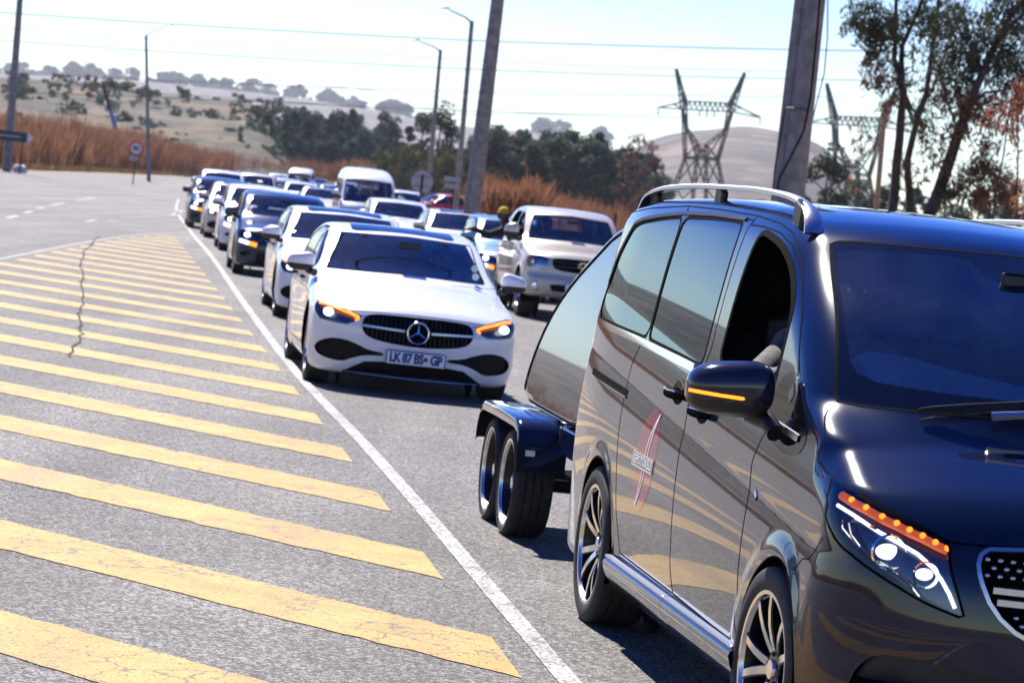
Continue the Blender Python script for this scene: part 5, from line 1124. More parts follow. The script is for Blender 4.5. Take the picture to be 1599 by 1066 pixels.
again(black, 'white_paint', 'navy_paint', (-3.05, 73.0), 7.5, 'white hatchback between the tall minibus and the cream car', group=QUEUE)
again(merc, 'cream_paint', 'white_paint', (-1.2, 63.0), 7.5, 'cream saloon whose roof shows in front of the concrete pole', group=QUEUE)
again(black, 'blue_paint', 'navy_paint', (-.05, 54.6), 7.5, 'light blue hatchback just behind the silver pickup', group=QUEUE)
# ------------------------------------------------------------------ surroundings
def at(u, v, Y):
    """world point seen at photo pixel (u, v) at distance Y along the view"""
    d = _f * 4600 + _x * (u - 799.5) - _y * (v - 533); return Vector((0, 0, CAM_H)) + d * (Y / d.y)
def ax(u, Y): return at(u, 309.6 - .114*(800 - u), Y).x
def leafy0(name, c1, c2, c3=None, scale=1.6, mix=.28):
    m = noisy(name, c1, c2, scale, detail=6, rough=.85, c3=c3, lo=.3, hi=.7); t = m.node_tree; b = t.nodes['Principled BSDF']; b.inputs['Specular IOR Level'].default_value = .2
    tl = t.nodes.new('ShaderNodeBsdfTranslucent'); ms = t.nodes.new('ShaderNodeMixShader'); ms.inputs[0].default_value = mix
    t.links.new(b.inputs['Base Color'].links[0].from_socket, tl.inputs[0]); t.links.new(b.outputs[0], ms.inputs[1]); t.links.new(tl.outputs[0], ms.inputs[2]); t.links.new(ms.outputs[0], t.nodes['Material Output'].inputs[0]); return m
M['earth'] = noisy('dry_verge', (.20, .13, .06), (.34, .25, .12), .6, detail=9, bump=.5, bscale=6, c3=(.26, .18, .08))
M['hillside'] = noisy('dry_hillside', (.008, .012, .004), (.11, .068, .030), .22, detail=12, bump=.6, bscale=.6, c3=(.040, .032, .012), lo=.45, hi=.57, nr=.72)
_t = M['hillside'].node_tree; _mp = _t.nodes.new('ShaderNodeMapping'); _mp.inputs['Scale'].default_value = (.45, .45, 3.2)
for _n in [q for q in _t.nodes if q.type == 'TEX_NOISE']: _t.links.new(_t.nodes['Texture Coordinate'].outputs['Object'], _mp.inputs[0]); _t.links.new(_mp.outputs[0], _n.inputs[0])
M['far_hill'] = noisy('far_hillside', (.030, .027, .022), (.15, .105, .08), .022, detail=11, c3=(.065, .050, .037), lo=.45, hi=.57, nr=.74)
M['reed'] = leafy0('dry_reed', (.12, .055, .030), (.34, .175, .095), c3=(.23, .11, .056), scale=.5, mix=.36)
M['dry_grass'] = noisy('yellow_dry_grass', (.30, .20, .05), (.48, .34, .12), .8, detail=6)
M['concrete'] = noisy('weathered_concrete', (.16, .15, .145), (.27, .26, .25), 5, detail=9, bump=.3, bscale=25)
M['wood'] = noisy('pole_wood', (.22, .14, .09), (.36, .25, .17), 9, detail=6)
M['bark'] = noisy('gum_bark', (.018, .013, .012), (.06, .042, .035), 5, detail=9, bump=.8, bscale=14)  # bark tone darkened: shade of the backlit trunks is in the colour
M['steel'] = simple('galvanised_steel', (.16, .165, .175), .5, .6)
M['lattice'] = simple('lattice_steel', (.006, .006, .007), .8)
M['wire'] = simple('overhead_wire', (.16, .17, .19), .6)
M['sign_back'] = simple('sign_back', (.36, .36, .40), .5, .3)
M['sign_green'] = simple('sign_green', (.006, .05, .04), .5)
M['sign_red'] = simple('sign_red', (.55, .03, .03), .5)
M['sign_white'] = simple('sign_white', (.75, .75, .78), .5)
M['stone'] = noisy('pale_stone', (.4, .4, .4), (.6, .6, .6), 3, bump=.6, bscale=5)
def leafy(name, c1, c2, c3=None):
    m = noisy(name, c1, c2, 1.6, detail=4, rough=.8, c3=c3, lo=.3, hi=.7); t = m.node_tree; b = t.nodes['Principled BSDF']
    tl = t.nodes.new('ShaderNodeBsdfTranslucent'); ms = t.nodes.new('ShaderNodeMixShader'); ms.inputs[0].default_value = .28
    t.links.new(b.inputs['Base Color'].links[0].from_socket, tl.inputs[0]); t.links.new(b.outputs[0], ms.inputs[1]); t.links.new(tl.outputs[0], ms.inputs[2]); t.links.new(ms.outputs[0], t.nodes['Material Output'].inputs[0]); return m
M['leaf_dark'] = leafy('dark_conifer_leaf', (.010, .022, .014), (.045, .065, .028))
M['leaf_blue'] = leafy('blue_green_leaf', (.030, .062, .042), (.095, .135, .080))
M['leaf_olive'] = leafy('olive_leaf', (.04, .05, .015), (.12, .12, .03))
M['leaf_gum'] = leafy('gum_leaf', (.018, .025, .012), (.075, .085, .032))
M['leaf_brown'] = leafy('dead_gum_leaf', (.07, .035, .018), (.20, .095, .04))
M['leaf_orange'] = leafy('orange_leaf', (.28, .085, .035), (.50, .20, .10))
M['leaf_red'] = leafy('rusty_leaf', (.06, .028, .022), (.13, .06, .045))
# ground, hills
tag(obj('ground', mesh('ground', [(-3600, -400, -.03), (3600, -400, -.03), (3600, 6200, -.03), (-3600, 6200, -.03)], [(0, 1, 2, 3)], M['earth'])), kind='structure')
def hashn(*a):
    v = 0
    for i, (fx, fy, am) in enumerate(((.013, .021, 1.), (.041, .033, .5), (.11, .09, .25), (.23, .27, .12))): v = v + am*np.sin(a[0]*fx + 1.7*i + 2*np.sin(a[1]*fy*.7 + i))*np.cos(a[1]*fy + .6*i)
    return v
def ridge(name, crest, Y, depth, mat, rough=1., foot=.0, nu=160, nv=26, back=1.6, terr=0):
    """crest: photo pixels of the skyline at distance Y; slope runs towards the viewer over depth metres"""
    c = np.array(sorted(crest), float); us = np.linspace(c[0, 0], c[-1, 0], nu); cs = spl(crest)(us)
    V = []
    for u, v in zip(us, cs):
        p = at(u, v, Y); zc = p.z
        for j in range(nv):
            t = j/(nv-1) * (1 + back); y = Y - depth + depth*t; x = p.x * y / Y
            if t <= 1: z = foot + (zc - foot) * (1 - (1-t)**1.7)
            else: z = zc * (1 - ((t-1)/back)**1.5 * .9)
            if terr and t < 1: z += terr*math.sin(t*9 + .01*x)*t*(1-t)*4
            z += rough*float(hashn(np.array(x*1.), np.array(y*1.)))*(.25 + .75*min(1, abs(1 - t)*2))*min(1, t*3)
            V.append((x, y, z))
    F = [(i*nv+j, (i+1)*nv+j, (i+1)*nv+j+1, i*nv+j+1) for i in range(nu-1) for j in range(nv-1)]
    return tag(obj(name, mesh(name, V, F, mat)), kind='structure')
ridge('hill', [(-4200, -345), (-3000, -215), (-2200, -125), (-1600, -112), (-1150, -70), (-800, 5), (-500, 58), (-200, 96), (0, 122), (60, 127), (150, 137), (210, 147), (300, 154), (400, 168), (425, 181), (440, 205), (455, 250), (475, 292), (600, 300)], 480, 90, M['hillside'], .9, 1.0, 300, 34, terr=.8)
ridge('far_ridge', [(-2500, -85), (-1200, 60), (-400, 68), (0, 112), (100, 118), (200, 127), (400, 146), (560, 167), (640, 184), (720, 198), (860, 212), (960, 236), (1100, 290), (1200, 345)], 4000, 900, M['far_hill'], 3, 0, 170, 18)
ridge('distant_hill', [(900, 310), (980, 250), (1020, 224), (1060, 213), (1100, 207), (1150, 203), (1200, 207), (1240, 216), (1280, 233), (1310, 262), (1350, 300), (1420, 345), (1500, 380), (1650, 405)], 1500, 600, M['far_hill'], 5, 0, 120, 18)
# reeds and grass
def blades(name, spots, hts, mat, wid, lean=.25, bend=3):
    n = len(spots); sp = np.array(spots); V = []; F = []
    az = RNG.uniform(0, 2*np.pi, n); ln = np.abs(RNG.normal(0, lean, n)); w = wid * RNG.uniform(.6, 1.4, n); fa = RNG.uniform(-.9, .9, n)
    for k in range(bend):
        t = k/(bend-1); off = ln * hts * t**1.8; ww = w * (1 - .75*t) / 2
        cx, cy, cz = sp[:, 0] + np.cos(az)*off, sp[:, 1] + np.sin(az)*off, sp[:, 2] + hts*t*(1 - .15*ln*t)
        V.append(np.stack([np.stack([cx - np.cos(fa)*ww, cy - np.sin(fa)*ww, cz], 1), np.stack([cx + np.cos(fa)*ww, cy + np.sin(fa)*ww, cz], 1)], 1))
    V = np.stack(V, 1).reshape(n, -1, 3); k2 = 2*bend; base = (np.arange(n)*k2)[:, None]
    F = np.concatenate([base + np.array([2*k, 2*k+1, 2*k+3, 2*k+2]) for k in range(bend-1)])
    return tag(obj(name, mesh(name, V.reshape(-1, 3), F.astype(np.int64), mat, smooth=False)), kind='stuff')
def along(P, n, deep, jit=1.):
    P = np.array(P, float); L = np.concatenate([[0], np.cumsum(np.linalg.norm(np.diff(P, axis=0), axis=1))]); t = RNG.uniform(0, L[-1], n)
    x, y = np.interp(t, L, P[:, 0]), np.interp(t, L, P[:, 1]); i = np.clip(np.searchsorted(L, t) - 1, 0, len(P)-2); T = np.diff(P, axis=0); T /= np.linalg.norm(T, axis=1, keepdims=True)
    o = RNG.uniform(0, 1, n)**1.3 * deep; return x - T[i, 1]*o, y + T[i, 0]*o, t
EDGE = [(-52, -30), (-46, 20), (-40, 80), (-36.5, 120), (-34.8, 150), (-34.2, 175), (-34.5, 200), (-38.3, 262), (-41.5, 340), (-38, 392), (-26, 400), (-8, 405), (6, 410)]
n = 30000; x, y, t = along(EDGE, n, 9); hh = 2.9 + .55*np.sin(t*.23) + .5*np.sin(t*.071 + 1) + .3*np.sin(t*.9) + RNG.normal(0, .3, n); hh = np.where(y > 250, hh + .7, hh) * np.clip((y - 95) / 75, .30, 1.)
blades('reeds', np.stack([x - .8, y + .6, np.zeros(n)], 1), hh, M['reed'], .11, .22)
n = 9000; x, y, t = along(EDGE, n, 1.6); blades('verge_grass', np.stack([x + .6, y - .4, np.zeros(n)], 1), RNG.uniform(.15, .55, n), M['dry_grass'], .10, .6)
# tall dry grass on the other side of the lanes
n = 14000; u = RNG.uniform(756, 836, n); Y = RNG.uniform(108, 122, n); x = np.array([ax(a, b) for a, b in zip(u, Y)])
n2 = 12000; u2 = RNG.uniform(820, 1420, n2); Y2 = RNG.uniform(140, 185, n2); x2 = np.array([ax(a, b) for a, b in zip(u2, Y2)])
hh = 2.15 + .25*np.sin(x*2) + RNG.normal(0, .25, n); hh2 = 1.55 + .3*np.sin(x2*.7) + RNG.normal(0, .3, n2)
blades('reeds', np.concatenate([np.stack([x, Y, 0*x], 1), np.stack([x2, Y2, 0*x2], 1)]), np.concatenate([hh, hh2]), M['reed'], .085, .2)
n = 12000; Y = RNG.uniform(14, 120, n); x = 10.2 - .14*Y + RNG.uniform(0, 1, n)**1.5*14; blades('verge_grass', np.stack([x, Y, 0*x], 1), RNG.uniform(.1, .5, n), M['dry_grass'], .03, .6)

# ------------------------------------------------------------------ trees
def leaf_cards(C, size, up=.3, droop=0., aspect=.55):
    """C n x 3 centres -> quads with random facing"""
    n = len(C); a = RNG.normal(size=(n, 3)); a[:, 2] -= droop; a /= np.linalg.norm(a, axis=1, keepdims=True)
    b = np.cross(a, RNG.normal(size=(n, 3))); b /= np.linalg.norm(b, axis=1, keepdims=True)
    s = (size * RNG.uniform(.55, 1.35, n))[:, None]; w = s*aspect
    V = np.stack([C - a*s/2, C + b*w/2 - a*s*.05, C + a*s/2, C - b*w/2 + a*s*.05], 1).reshape(-1, 3)
    return V, (np.arange(n)[:, None]*4 + np.arange(4)).astype(np.int64)
def crown_points(h, r, n, shape, clumps=16):
    """leaf centres gathered in clumps spread unevenly through the crown"""
    P = []
    for k in range(clumps):
        t = RNG.uniform(.12, 1)
        rr = {'cone': r*(1.08 - t)**.8, 'oval': r*math.sin(math.pi*min(.97, max(.08, t*.92 + .06)))**.7, 'column': r*(.75 + .25*math.sin(9*t))*(1 if t < .8 else (1-t)*4.5), 'round': r*math.sqrt(max(.05, 1 - (2*t-1.1)**2))}[shape]
        a = RNG.uniform(0, 2*math.pi); q = rr*math.sqrt(RNG.uniform(.25, 1)); c = np.array([q*math.cos(a), q*math.sin(a), h*t]); cr = r*RNG.uniform(.28, .5)
        m = int(n/clumps); d = RNG.normal(size=(m, 3)); d /= np.linalg.norm(d, axis=1, keepdims=True); P.append(c + d*(cr*RNG.uniform(.3, 1, m)**.5)[:, None]*np.array([1, 1, .8]))
    P = np.concatenate(P); P[:, 2] = np.clip(P[:, 2], h*.03, None); return P
_kinds = {}
def tree_kind(key, shape, h, r, n, mat, size, clumps=18, trunk=.9):
    C = crown_points(h, r, n, shape, clumps); V, F = leaf_cards(C, size); cm = mesh('crown', V, F, M[mat], smooth=False)
    b = MB(); b.tube([(0, 0, -.3), (.05*r, .02, h*.3), (.02, -.05*r, h*.6), (0, 0, h*trunk)], [h*.022, h*.018, h*.012, h*.004], 7)
    for k in range(7):
        a = RNG.uniform(0, 6.3); z = h*RNG.uniform(.15, .75); b.tube([(0, 0, z), (r*.45*math.cos(a), r*.45*math.sin(a), z + h*.07), (r*.8*math.cos(a), r*.8*math.sin(a), z + h*.10)], [h*.008, h*.005, h*.002], 5)
    _kinds[key] = (mesh('tree', b.V, b.F, M['bark']), cm)
def tree(key, loc, s=1., sz=None, label='', cat='tree', group=None, name='tree'):
    tm, cm = _kinds[key]; o = obj(name, tm, None, loc, (0, 0, RNG.uniform(0, 6.28)), (s, s, sz or s)); obj('crown', cm, o); return tag(o, label, cat, group)
for i in range(4): tree_kind('dark%d' % i, ('oval', 'cone', 'column', 'cone')[i], 8, (1.7, 1.7, 1.15, 2.0)[i], 2600, 'leaf_blue' if i != 1 else 'leaf_dark', .36, 44)
for i in range(3): tree_kind('con%d' % i, ('cone', 'oval', 'column')[i], 7, (1.8, 1.7, 1.1)[i], 2600, 'leaf_dark', .28, 26)
tree_kind('olive', 'round', 4, 1.8, 2200, 'leaf_olive', .26, 20)
for i in range(2): tree_kind('bush%d' % i, 'round', 4, 2.1, 700, 'leaf_blue' if i else 'leaf_olive', .5, 12)
for i in range(2): tree_kind('far%d' % i, ('round', 'oval')[i], 8, 4.2, 1500, 'leaf_blue', 1.3, 24)
tree_kind('rust', 'oval', 8, 1.7, 420, 'leaf_red', .3, 16)
LT = 'dark green tree in the belt left of the conifer clump, beyond the brown reeds'
us = np.linspace(412, 610, 34)
for k, u in enumerate(us):
    Y = 440 + 10*RNG.normal(); tp = 186 + 14*math.sin(u*.09) + RNG.normal(0, 6) + (u > 560)*10 + (u < 440)*(-4); p = at(u + RNG.normal(0, 4), tp, Y); s = p.z / 8 * 1.0; tree('dark%d' % (k % 4), (p.x, Y, 0), s*RNG.uniform(.85, 1.15), s, LT, group='tree belt beyond the reeds')
for k in range(30):
    u = RNG.uniform(415, 625); Y = 424; p = at(u, 222 + (u-430)*.10 + RNG.normal(0, 8), Y); s = p.z / 8; tree('dark%d' % (k % 4), (p.x, Y, 0), s*1.35, s, LT, group='tree belt beyond the reeds')
CT = 'dark blue green tree in the dense wood between the concrete pole and the lattice tower'
sky_c = spl([(745, 200), (765, 194), (800, 200), (830, 212), (850, 208), (880, 198), (905, 205), (940, 213), (975, 232), (1010, 236), (1035, 262), (1060, 300)])
for k, u in enumerate(np.linspace(738, 1042, 34)):
    Y = 300 + 10*RNG.normal(); p = at(u + RNG.normal(0, 3), float(sky_c(u)) + RNG.normal(0, 7), Y); s = p.z / 8 * .90; tree('dark%d' % ((k*3) % 4), (p.x, Y, 0), s*RNG.uniform(.9, 1.25), s, CT, group='wood beyond the field')
for k in range(30):
    u = RNG.uniform(735, 1045); Y = 286; p = at(u, float(sky_c(u)) + 32 + RNG.normal(0, 10), Y); s = max(p.z, 2.5) / 8; tree('dark%d' % (k % 4), (p.x, Y, 0), s*1.4, s, CT, group='wood beyond the field')
for u, v, Y, k, lab in ((692, 170, 292, 'con1', 'tallest dark conifer of the clump, between the two leaning lamp posts'), (662, 184, 295, 'con0', 'dark conifer of the clump just left of the nearer lamp post'), (640, 200, 297, 'con2', 'slim conifer on the left of the clump above the minibus'), (706, 205, 290, 'con0', 'dark conifer at the right edge of the clump by the lamp post'), (622, 218, 299, 'con1', 'low conifer at the left edge of the clump')):
    p = at(u, v, Y); s = p.z/7; tree(k, (p.x, Y, 0), s*.95, s, lab)
for u, v, Y, lab in ((612, 238, 282, 'yellow green bush at the left foot of the conifer clump'), (650, 236, 280, 'olive bush in front of the conifer clump behind the round sign'), (690, 245, 278, 'olive bush under the tallest conifer')):
    p = at(u, v, Y); s = p.z/4; tree('olive', (p.x, Y, 0), s*.8, s, lab, 'bush', name='bush')
for u, v, Y, w in ((985, 225, 250, 1), (1000, 212, 246, 1.1), (1015, 222, 252, .9)):
    p = at(u, v, Y); s = p.z/8; tree('rust', (p.x, Y, 0), s*w*.8, s, 'rusty half bare tree at the right end of the wood', group='rusty trees')
p = at(1297, 238, 150); tree('con1', (p.x, 150, 0), p.z/7*.95, p.z/7, 'small dark pine standing alone right of the double concrete pole')
for u, v in ((1340, 285), (1385, 292), (1430, 296), (1480, 300), (1530, 305), (1575, 312), (1620, 315), (1250, 300), (1185, 315)):
    p = at(u, v, 210); s = p.z/8; tree('dark%d' % (int(u) % 4), (p.x, 210, 0), s*1.5, s, 'grey green bushy tree low in the distance behind the gum trees', group='bushy trees behind the gums')
for k, (u, v, Y, h) in enumerate([(22, 150, 425, 6), (45, 140, 430, 7), (62, 152, 428, 7.5), (78, 166, 420, 5), (110, 172, 415, 4.5), (132, 166, 418, 5.5), (124, 120, 476, 4), (138, 118, 477, 5), (150, 121, 478, 4.5), (163, 124, 477, 4), (181, 130, 478, 4), (206, 132, 478, 4.6), (232, 139, 478, 4), (262, 196, 415, 3.4), (284, 208, 410, 2.4), (336, 176, 440, 5), (348, 184, 432, 4), (376, 198, 410, 4.5), (325, 157, 480, 2), (405, 190, 425, 4), (85, 128, 470, 3), (300, 190, 425, 2.5)]):
    p = at(u, v, Y); hw = h; tree('bush%d' % (k % 2) if k not in (2, 6, 7, 8, 17) else 'con2', (p.x, Y, p.z - hw), hw/4 if k not in (2, 6, 7, 8, 17) else hw/7, None, 'dark shrub growing on the terraced dry hillside', 'bush', 'shrubs on the left hillside', name='bush')
for k in range(110):
    u = RNG.uniform(0, 440); t = RNG.uniform(.15, .95); Y = 390 + 88*t; cz = at(u, 122 + .114*u, 480).z; x = ax(u, Y); z = 1 + (cz - 1)*(1 - (1-t)**1.7); tree('bush%d' % (k % 2), (x, Y, z - .3), RNG.uniform(.22, .55), None, 'dark shrub growing on the terraced dry hillside', 'bush', 'shrubs on the left hillside', name='bush')
for k in range(26):
    az = RNG.uniform(-4100, -150); Y = RNG.uniform(405, 470); x = ax(az, Y); tree(('bush0', 'bush1', 'con2', 'dark1')[k % 4], (x, Y, (Y - 395)*.10), RNG.uniform(.7, 1.4), None, 'dark shrub growing on the terraced dry hillside', 'bush', 'shrubs on the left hillside', name='bush')
rid = spl([(-400, 68), (0, 112), (100, 118), (200, 127), (400, 146), (560, 167), (640, 184), (720, 198), (860, 212), (960, 236)])
for u in list(range(-40, 660, 11)) + [846, 862, 878, 930]:
    u = u + RNG.normal(0, 7); p = at(u, float(rid(u)), 4000); tree('far%d' % (int(u) % 2), (p.x, 3990, p.z - 4), 2.5*RNG.uniform(.35, 1.1)*(1.5 if u > 800 else 1), None, 'hazy tree on the skyline of the far ridge', group='trees along the far ridge')
# a tree and poles left of the frame that mirror in the van's flank
tree('con0', (-21, 41, 0), .95, 1.05, 'conifer beside the road opposite the van'); tree('dark0', (-27, 46, 0), .9, 1., 'dark tree beside the road opposite the van')

# gum trees at the right: limbs traced, leaves hanging in clumps
def gum(label, Y, limbs, clumps, mats=('leaf_gum', 'leaf_brown'), base=None):
    b = MB(); root = at(*base, Y); root.z = -.2
    for k, (pts, r0, r1) in enumerate(limbs):
        P = []
        for i, (u, v) in enumerate(pts): P.append(at(u, v, Y + .35*math.sin(i*1.3 + k)*min(1, i)))
        if k == 0 or P[0].z < 1.5: P = [Vector((P[0].x + (P[0].x - P[1].x)*.5, P[0].y, -.2))] + P
        # smooth the limb
        Q = []; 
        for i in range(len(P)-1):
            for t in (0, .5): Q.append(P[i].lerp(P[i+1], t) + Vector((RNG.normal(0, .012), RNG.normal(0, .02), 0)))
        Q.append(P[-1]); n = len(Q); b.tube(Q, [.72*(r0 + (r1-r0)*i/(n-1)) for i in range(n)], 9)
    tw = MB()
    cols = {}
    for (u, v, ru, rv, n, mt) in clumps:
        c = at(u, v, Y); sc = 4600/Y
        # drooping sprays: each a twig with leaves hanging from it
        for k in range(max(1, int(n*(.5 if mt == 'leaf_orange' else 1.4))//14)):
            d = RNG.normal(size=3); d /= np.linalg.norm(d); q = RNG.uniform(.15, 1)**.5
            o = np.array([c.x + d[0]*ru/sc*q, c.y + d[1]*min(ru, 45)/sc*q, c.z + d[2]*rv/sc*q]); e = o + np.array([RNG.normal(0, .14), RNG.normal(0, .14), -RNG.uniform(.12, .42)])
            tw.tube([o + np.array([RNG.normal(0, .15), 0, .22]), o, e], [.007, .005, .003], 3, False)
            t = RNG.uniform(0, 1, 14)[:, None]; cols.setdefault(mt, []).append(o + (e-o)*t + RNG.normal(0, .05, (14, 3)))
    o = b.build('gum_tree', M['bark'], None, smooth=True); tag(o, label, 'tree', None)
    tag(tw.build('twigs', M['bark'], o), kind='stuff')
    for mt, L in cols.items():
        V, F = leaf_cards(np.concatenate(L), .145, droop=1.2, aspect=.27); obj('crown', mesh('crown', V, F, M[mt], smooth=False), o)
    return o
gum('twin stemmed gum tree nearest the double concrete pole, thin upright trunks', 60, [([(1392, 352), (1397, 297), (1404, 217), (1410, 148), (1406, 118), (1398, 93), (1398, 46), (1402, -30), (1396, -140)], .17, .03), ([(1408, 125), (1410, 71), (1428, 31), (1446, -20)], .09, .04), ([(1412, 155), (1420, 176), (1428, 190)], .06, .04), ([(1398, 60), (1380, 30), (1360, 8)], .035, .012), ([(1410, 120), (1425, 110), (1428, 60)], .025, .01)],
    [(1352, 18, 30, 30, 520, 'leaf_gum'), (1385, 40, 30, 26, 420, 'leaf_gum'), (1368, 52, 20, 16, 200, 'leaf_gum'), (1440, 30, 40, 36, 420, 'leaf_gum'), (1372, 100, 26, 40, 260, 'leaf_brown'), (1362, 76, 20, 26, 120, 'leaf_gum'), (1390, 140, 26, 28, 160, 'leaf_brown'), (1420, 100, 22, 40, 120, 'leaf_gum'), (1352, 205, 25, 25, 80, 'leaf_brown'), (1335, 265, 14, 16, 50, 'leaf_orange'), (1398, -70, 50, 55, 700, 'leaf_gum'), (1396, -140, 40, 30, 300, 'leaf_gum')], base=(1392, 352))
gum('gum tree between the twin stemmed one and the leaning one', 62, [([(1418, 352), (1420, 297), (1417, 248), (1435, 180), (1446, 148), (1454, 93), (1466, 0), (1470, -40), (1480, -130)], .14, .03), ([(1437, 178), (1422, 170), (1414, 150)], .06, .05), ([(1450, 150), (1470, 110), (1482, 60)], .04, .015)],
    [(1470, 62, 34, 50, 420, 'leaf_gum'), (1440, 178, 18, 16, 160, 'leaf_olive'), (1462, 130, 26, 40, 260, 'leaf_brown'), (1450, 205, 20, 26, 140, 'leaf_brown'), (1480, 20, 34, 28, 300, 'leaf_gum'), (1415, 262, 26, 22, 160, 'leaf_brown'), (1474, -60, 50, 55, 700, 'leaf_gum'), (1480, -135, 40, 30, 300, 'leaf_gum')], base=(1418, 352))
gum('leaning gum tree with the thickest trunk at the right edge', 57, [([(1444, 352), (1472, 282), (1496, 208), (1513, 162), (1526, 135), (1556, 62), (1580, 25), (1610, -20), (1640, -120)], .20, .04), ([(1560, 60), (1590, 30), (1612, 8)], .06, .03), ([(1512, 165), (1540, 145), (1575, 140), (1610, 132)], .05, .02), ([(1530, 125), (1560, 95), (1605, 78)], .04, .015), ([(1497, 205), (1480, 160), (1474, 120)], .04, .012)],
    [(1500, 100, 36, 44, 640, 'leaf_gum'), (1545, 88, 40, 36, 560, 'leaf_gum'), (1585, 60, 34, 50, 520, 'leaf_gum'), (1520, 30, 50, 34, 560, 'leaf_gum'), (1585, 10, 40, 30, 320, 'leaf_gum'), (1500, 150, 36, 26, 420, 'leaf_brown'), (1535, 165, 30, 28, 320, 'leaf_brown'), (1590, 130, 26, 50, 300, 'leaf_gum'), (1490, 190, 30, 24, 220, 'leaf_brown'), (1540, 235, 20, 26, 220, 'leaf_brown'), (1525, 268, 38, 26, 360, 'leaf_brown'), (1575, 285, 34, 26, 320, 'leaf_brown'), (1490, 295, 26, 16, 160, 'leaf_gum'), (1545, 305, 40, 18, 240, 'leaf_brown'), (1470, 250, 24, 30, 120, 'leaf_brown'), (1615, -40, 60, 60, 800, 'leaf_gum'), (1640, -120, 50, 40, 500, 'leaf_gum')], base=(1444, 352))
gum('slender young tree with orange leaves at the right edge of the picture', 50, [([(1588, 400), (1588, 300), (1590, 200), (1592, 120)], .035, .012), ([(1589, 230), (1570, 180), (1560, 165)], .02, .008), ([(1545, 390), (1556, 300), (1572, 200), (1580, 150)], .03, .012)],
    [(1575, 160, 26, 22, 360, 'leaf_orange'), (1594, 140, 16, 30, 260, 'leaf_orange'), (1590, 200, 14, 30, 220, 'leaf_orange'), (1560, 178, 18, 10, 120, 'leaf_orange'), (1596, 300, 10, 26, 130, 'leaf_orange')], base=(1588, 400))
# ------------------------------------------------------------------ poles, lamp posts, towers, wires, signs
def pole(name, label, cat, Y, bot, top, r0, r1, mat, n=14, group=None, ground=True):
    a, c = at(*bot, Y), at(*top, Y); d = (a - c); a2 = a + d * ((a.z + .3) / max(-d.z, .1)) if ground else a
    b = MB(); b.tube([a2, (a2 + c)/2, c], [r0, (r0 + r1)/2, r1], n); return tag(b.build(name, mat, None, smooth=True), label, cat, group), a2, c
pl, a, c = pole('concrete_pole', 'thick grey concrete pole leaning right, rising behind the cream car', 'pole', 82, (737, 330), (798, -171), .26, .155, M['concrete'])
a = at(1232, 290, 46); c = at(1311, -400, 46); a = a + (a - c)*((a.z + .3)/(c.z - a.z))
t = tag(empty('double_concrete_pole', (a.x, a.y, 0)), 'double grey concrete pole with a black cable running down its side', 'pole')
for dx, dy, r0, r1, nm in ((.07, 0, .215, .13, 'pole'), (-.14, .10, .13, .075, 'stay_pole')):
    b = MB(); b.tube([Vector((dx, dy, -.3)), (c - a)/2 + Vector((dx, dy, 0)), c - a + Vector((dx*.9, dy, 0))], [r0, (r0+r1)/2, r1], 16); b.build(nm, M['concrete'], t, smooth=True)
cab = [at(u, v, 45.6) - Vector((a.x, a.y, 0)) for u, v in ((1213, 300), (1216, 280), (1232, 250), (1255, 205), (1266, 150), (1272, 90), (1276, 50), (1283, -40))]
b = MB(); b.tube(cab, .018, 6); b.build('cable', M['gap'], t, smooth=True)
b = MB(); b.tube([at(u, v, 45.5) - Vector((a.x, a.y, 0)) for u, v in ((1208, 300), (1209, 270), (1214, 240), (1226, 170))], .012, 6); b.build('cable', M['gap'], t, smooth=True)
b = MB(); b.tube([p - Vector((a.x, a.y, 0)) for p in (at(1228, 170, 45.7), at(1262, 172, 45.7))], .03, 8); b.build('band', M['steel'], t)
b = MB(); b.tube([at(u, v, 46) for u, v in ((1293, -30), (1292, 60), (1287, 115), (1268, 190), (1252, 260), (1245, 330))], .012, 6); tag(b.build('loose_cable', M['wire'], None, smooth=True), 'thin loose cable hanging in the air right of the double concrete pole', 'cable')
pole('utility_pole', 'tall dark grey pole at the far left behind the green sign', 'pole', 175, (12, 248), (43, -154), .27, .13, M['concrete'])
pole('wooden_pole', 'short brown wooden pole in front of the gum trees', 'pole', 95, (1369, 318), (1383, 158), .10, .08, M['wood'])
for lab, Y, bot, top, arm in (('lone lamp post beside the speed sign, arm to the right', 220, (232, 262), (228, 55), (261, 41)), ('lamp post in front of the conifer clump, arm to the left', 165, (668, 300), (688, 78), (655, 65)), ('taller lamp post just left of the leaning concrete pole, arm to the left', 138, (714, 300), (737, 33), (702, 16))):
    a, c, e = at(*bot, Y), at(*top, Y), at(*arm, Y); a2 = a + (a-c)*((a.z + .3)/(c.z - a.z))
    t = tag(empty('lamp_post', (a2.x, a2.y, 0)), lab, 'lamp post', 'lamp posts'); o = Vector((a2.x, a2.y, 0))
    b = MB(); b.tube([a2 - o, (a2+c)/2 - o, c - o], [.15, .125, .10], 12); b.build('post', M['concrete'], t, smooth=True)
    b = MB(); b.tube([c - o - Vector((0, 0, .1)), c - o + (e-c)*.3 + Vector((0, 0, .02)), e - o], [.05, .04, .035], 8); b.build('arm', M['steel'], t, smooth=True)
    b = MB(); b.box(e - o + (e-c).normalized()*.25, (.5, .2, .09), bev=.03); b.build('lamp_head', M['steel'], t, smooth=True)
a, m_, c = at(184, 212, 350), at(172, 172, 350), at(160, 128, 350)
t = tag(empty('leaning_mast', (a.x, a.y, 0)), 'leaning mast with a blue lower half on the left hillside', 'pole'); o = Vector((a.x, a.y, 0))
b = MB(); b.tube([m_ - o, c - o], [.22, .18], 10); b.build('upper_shaft', M['lattice'], t, smooth=True)
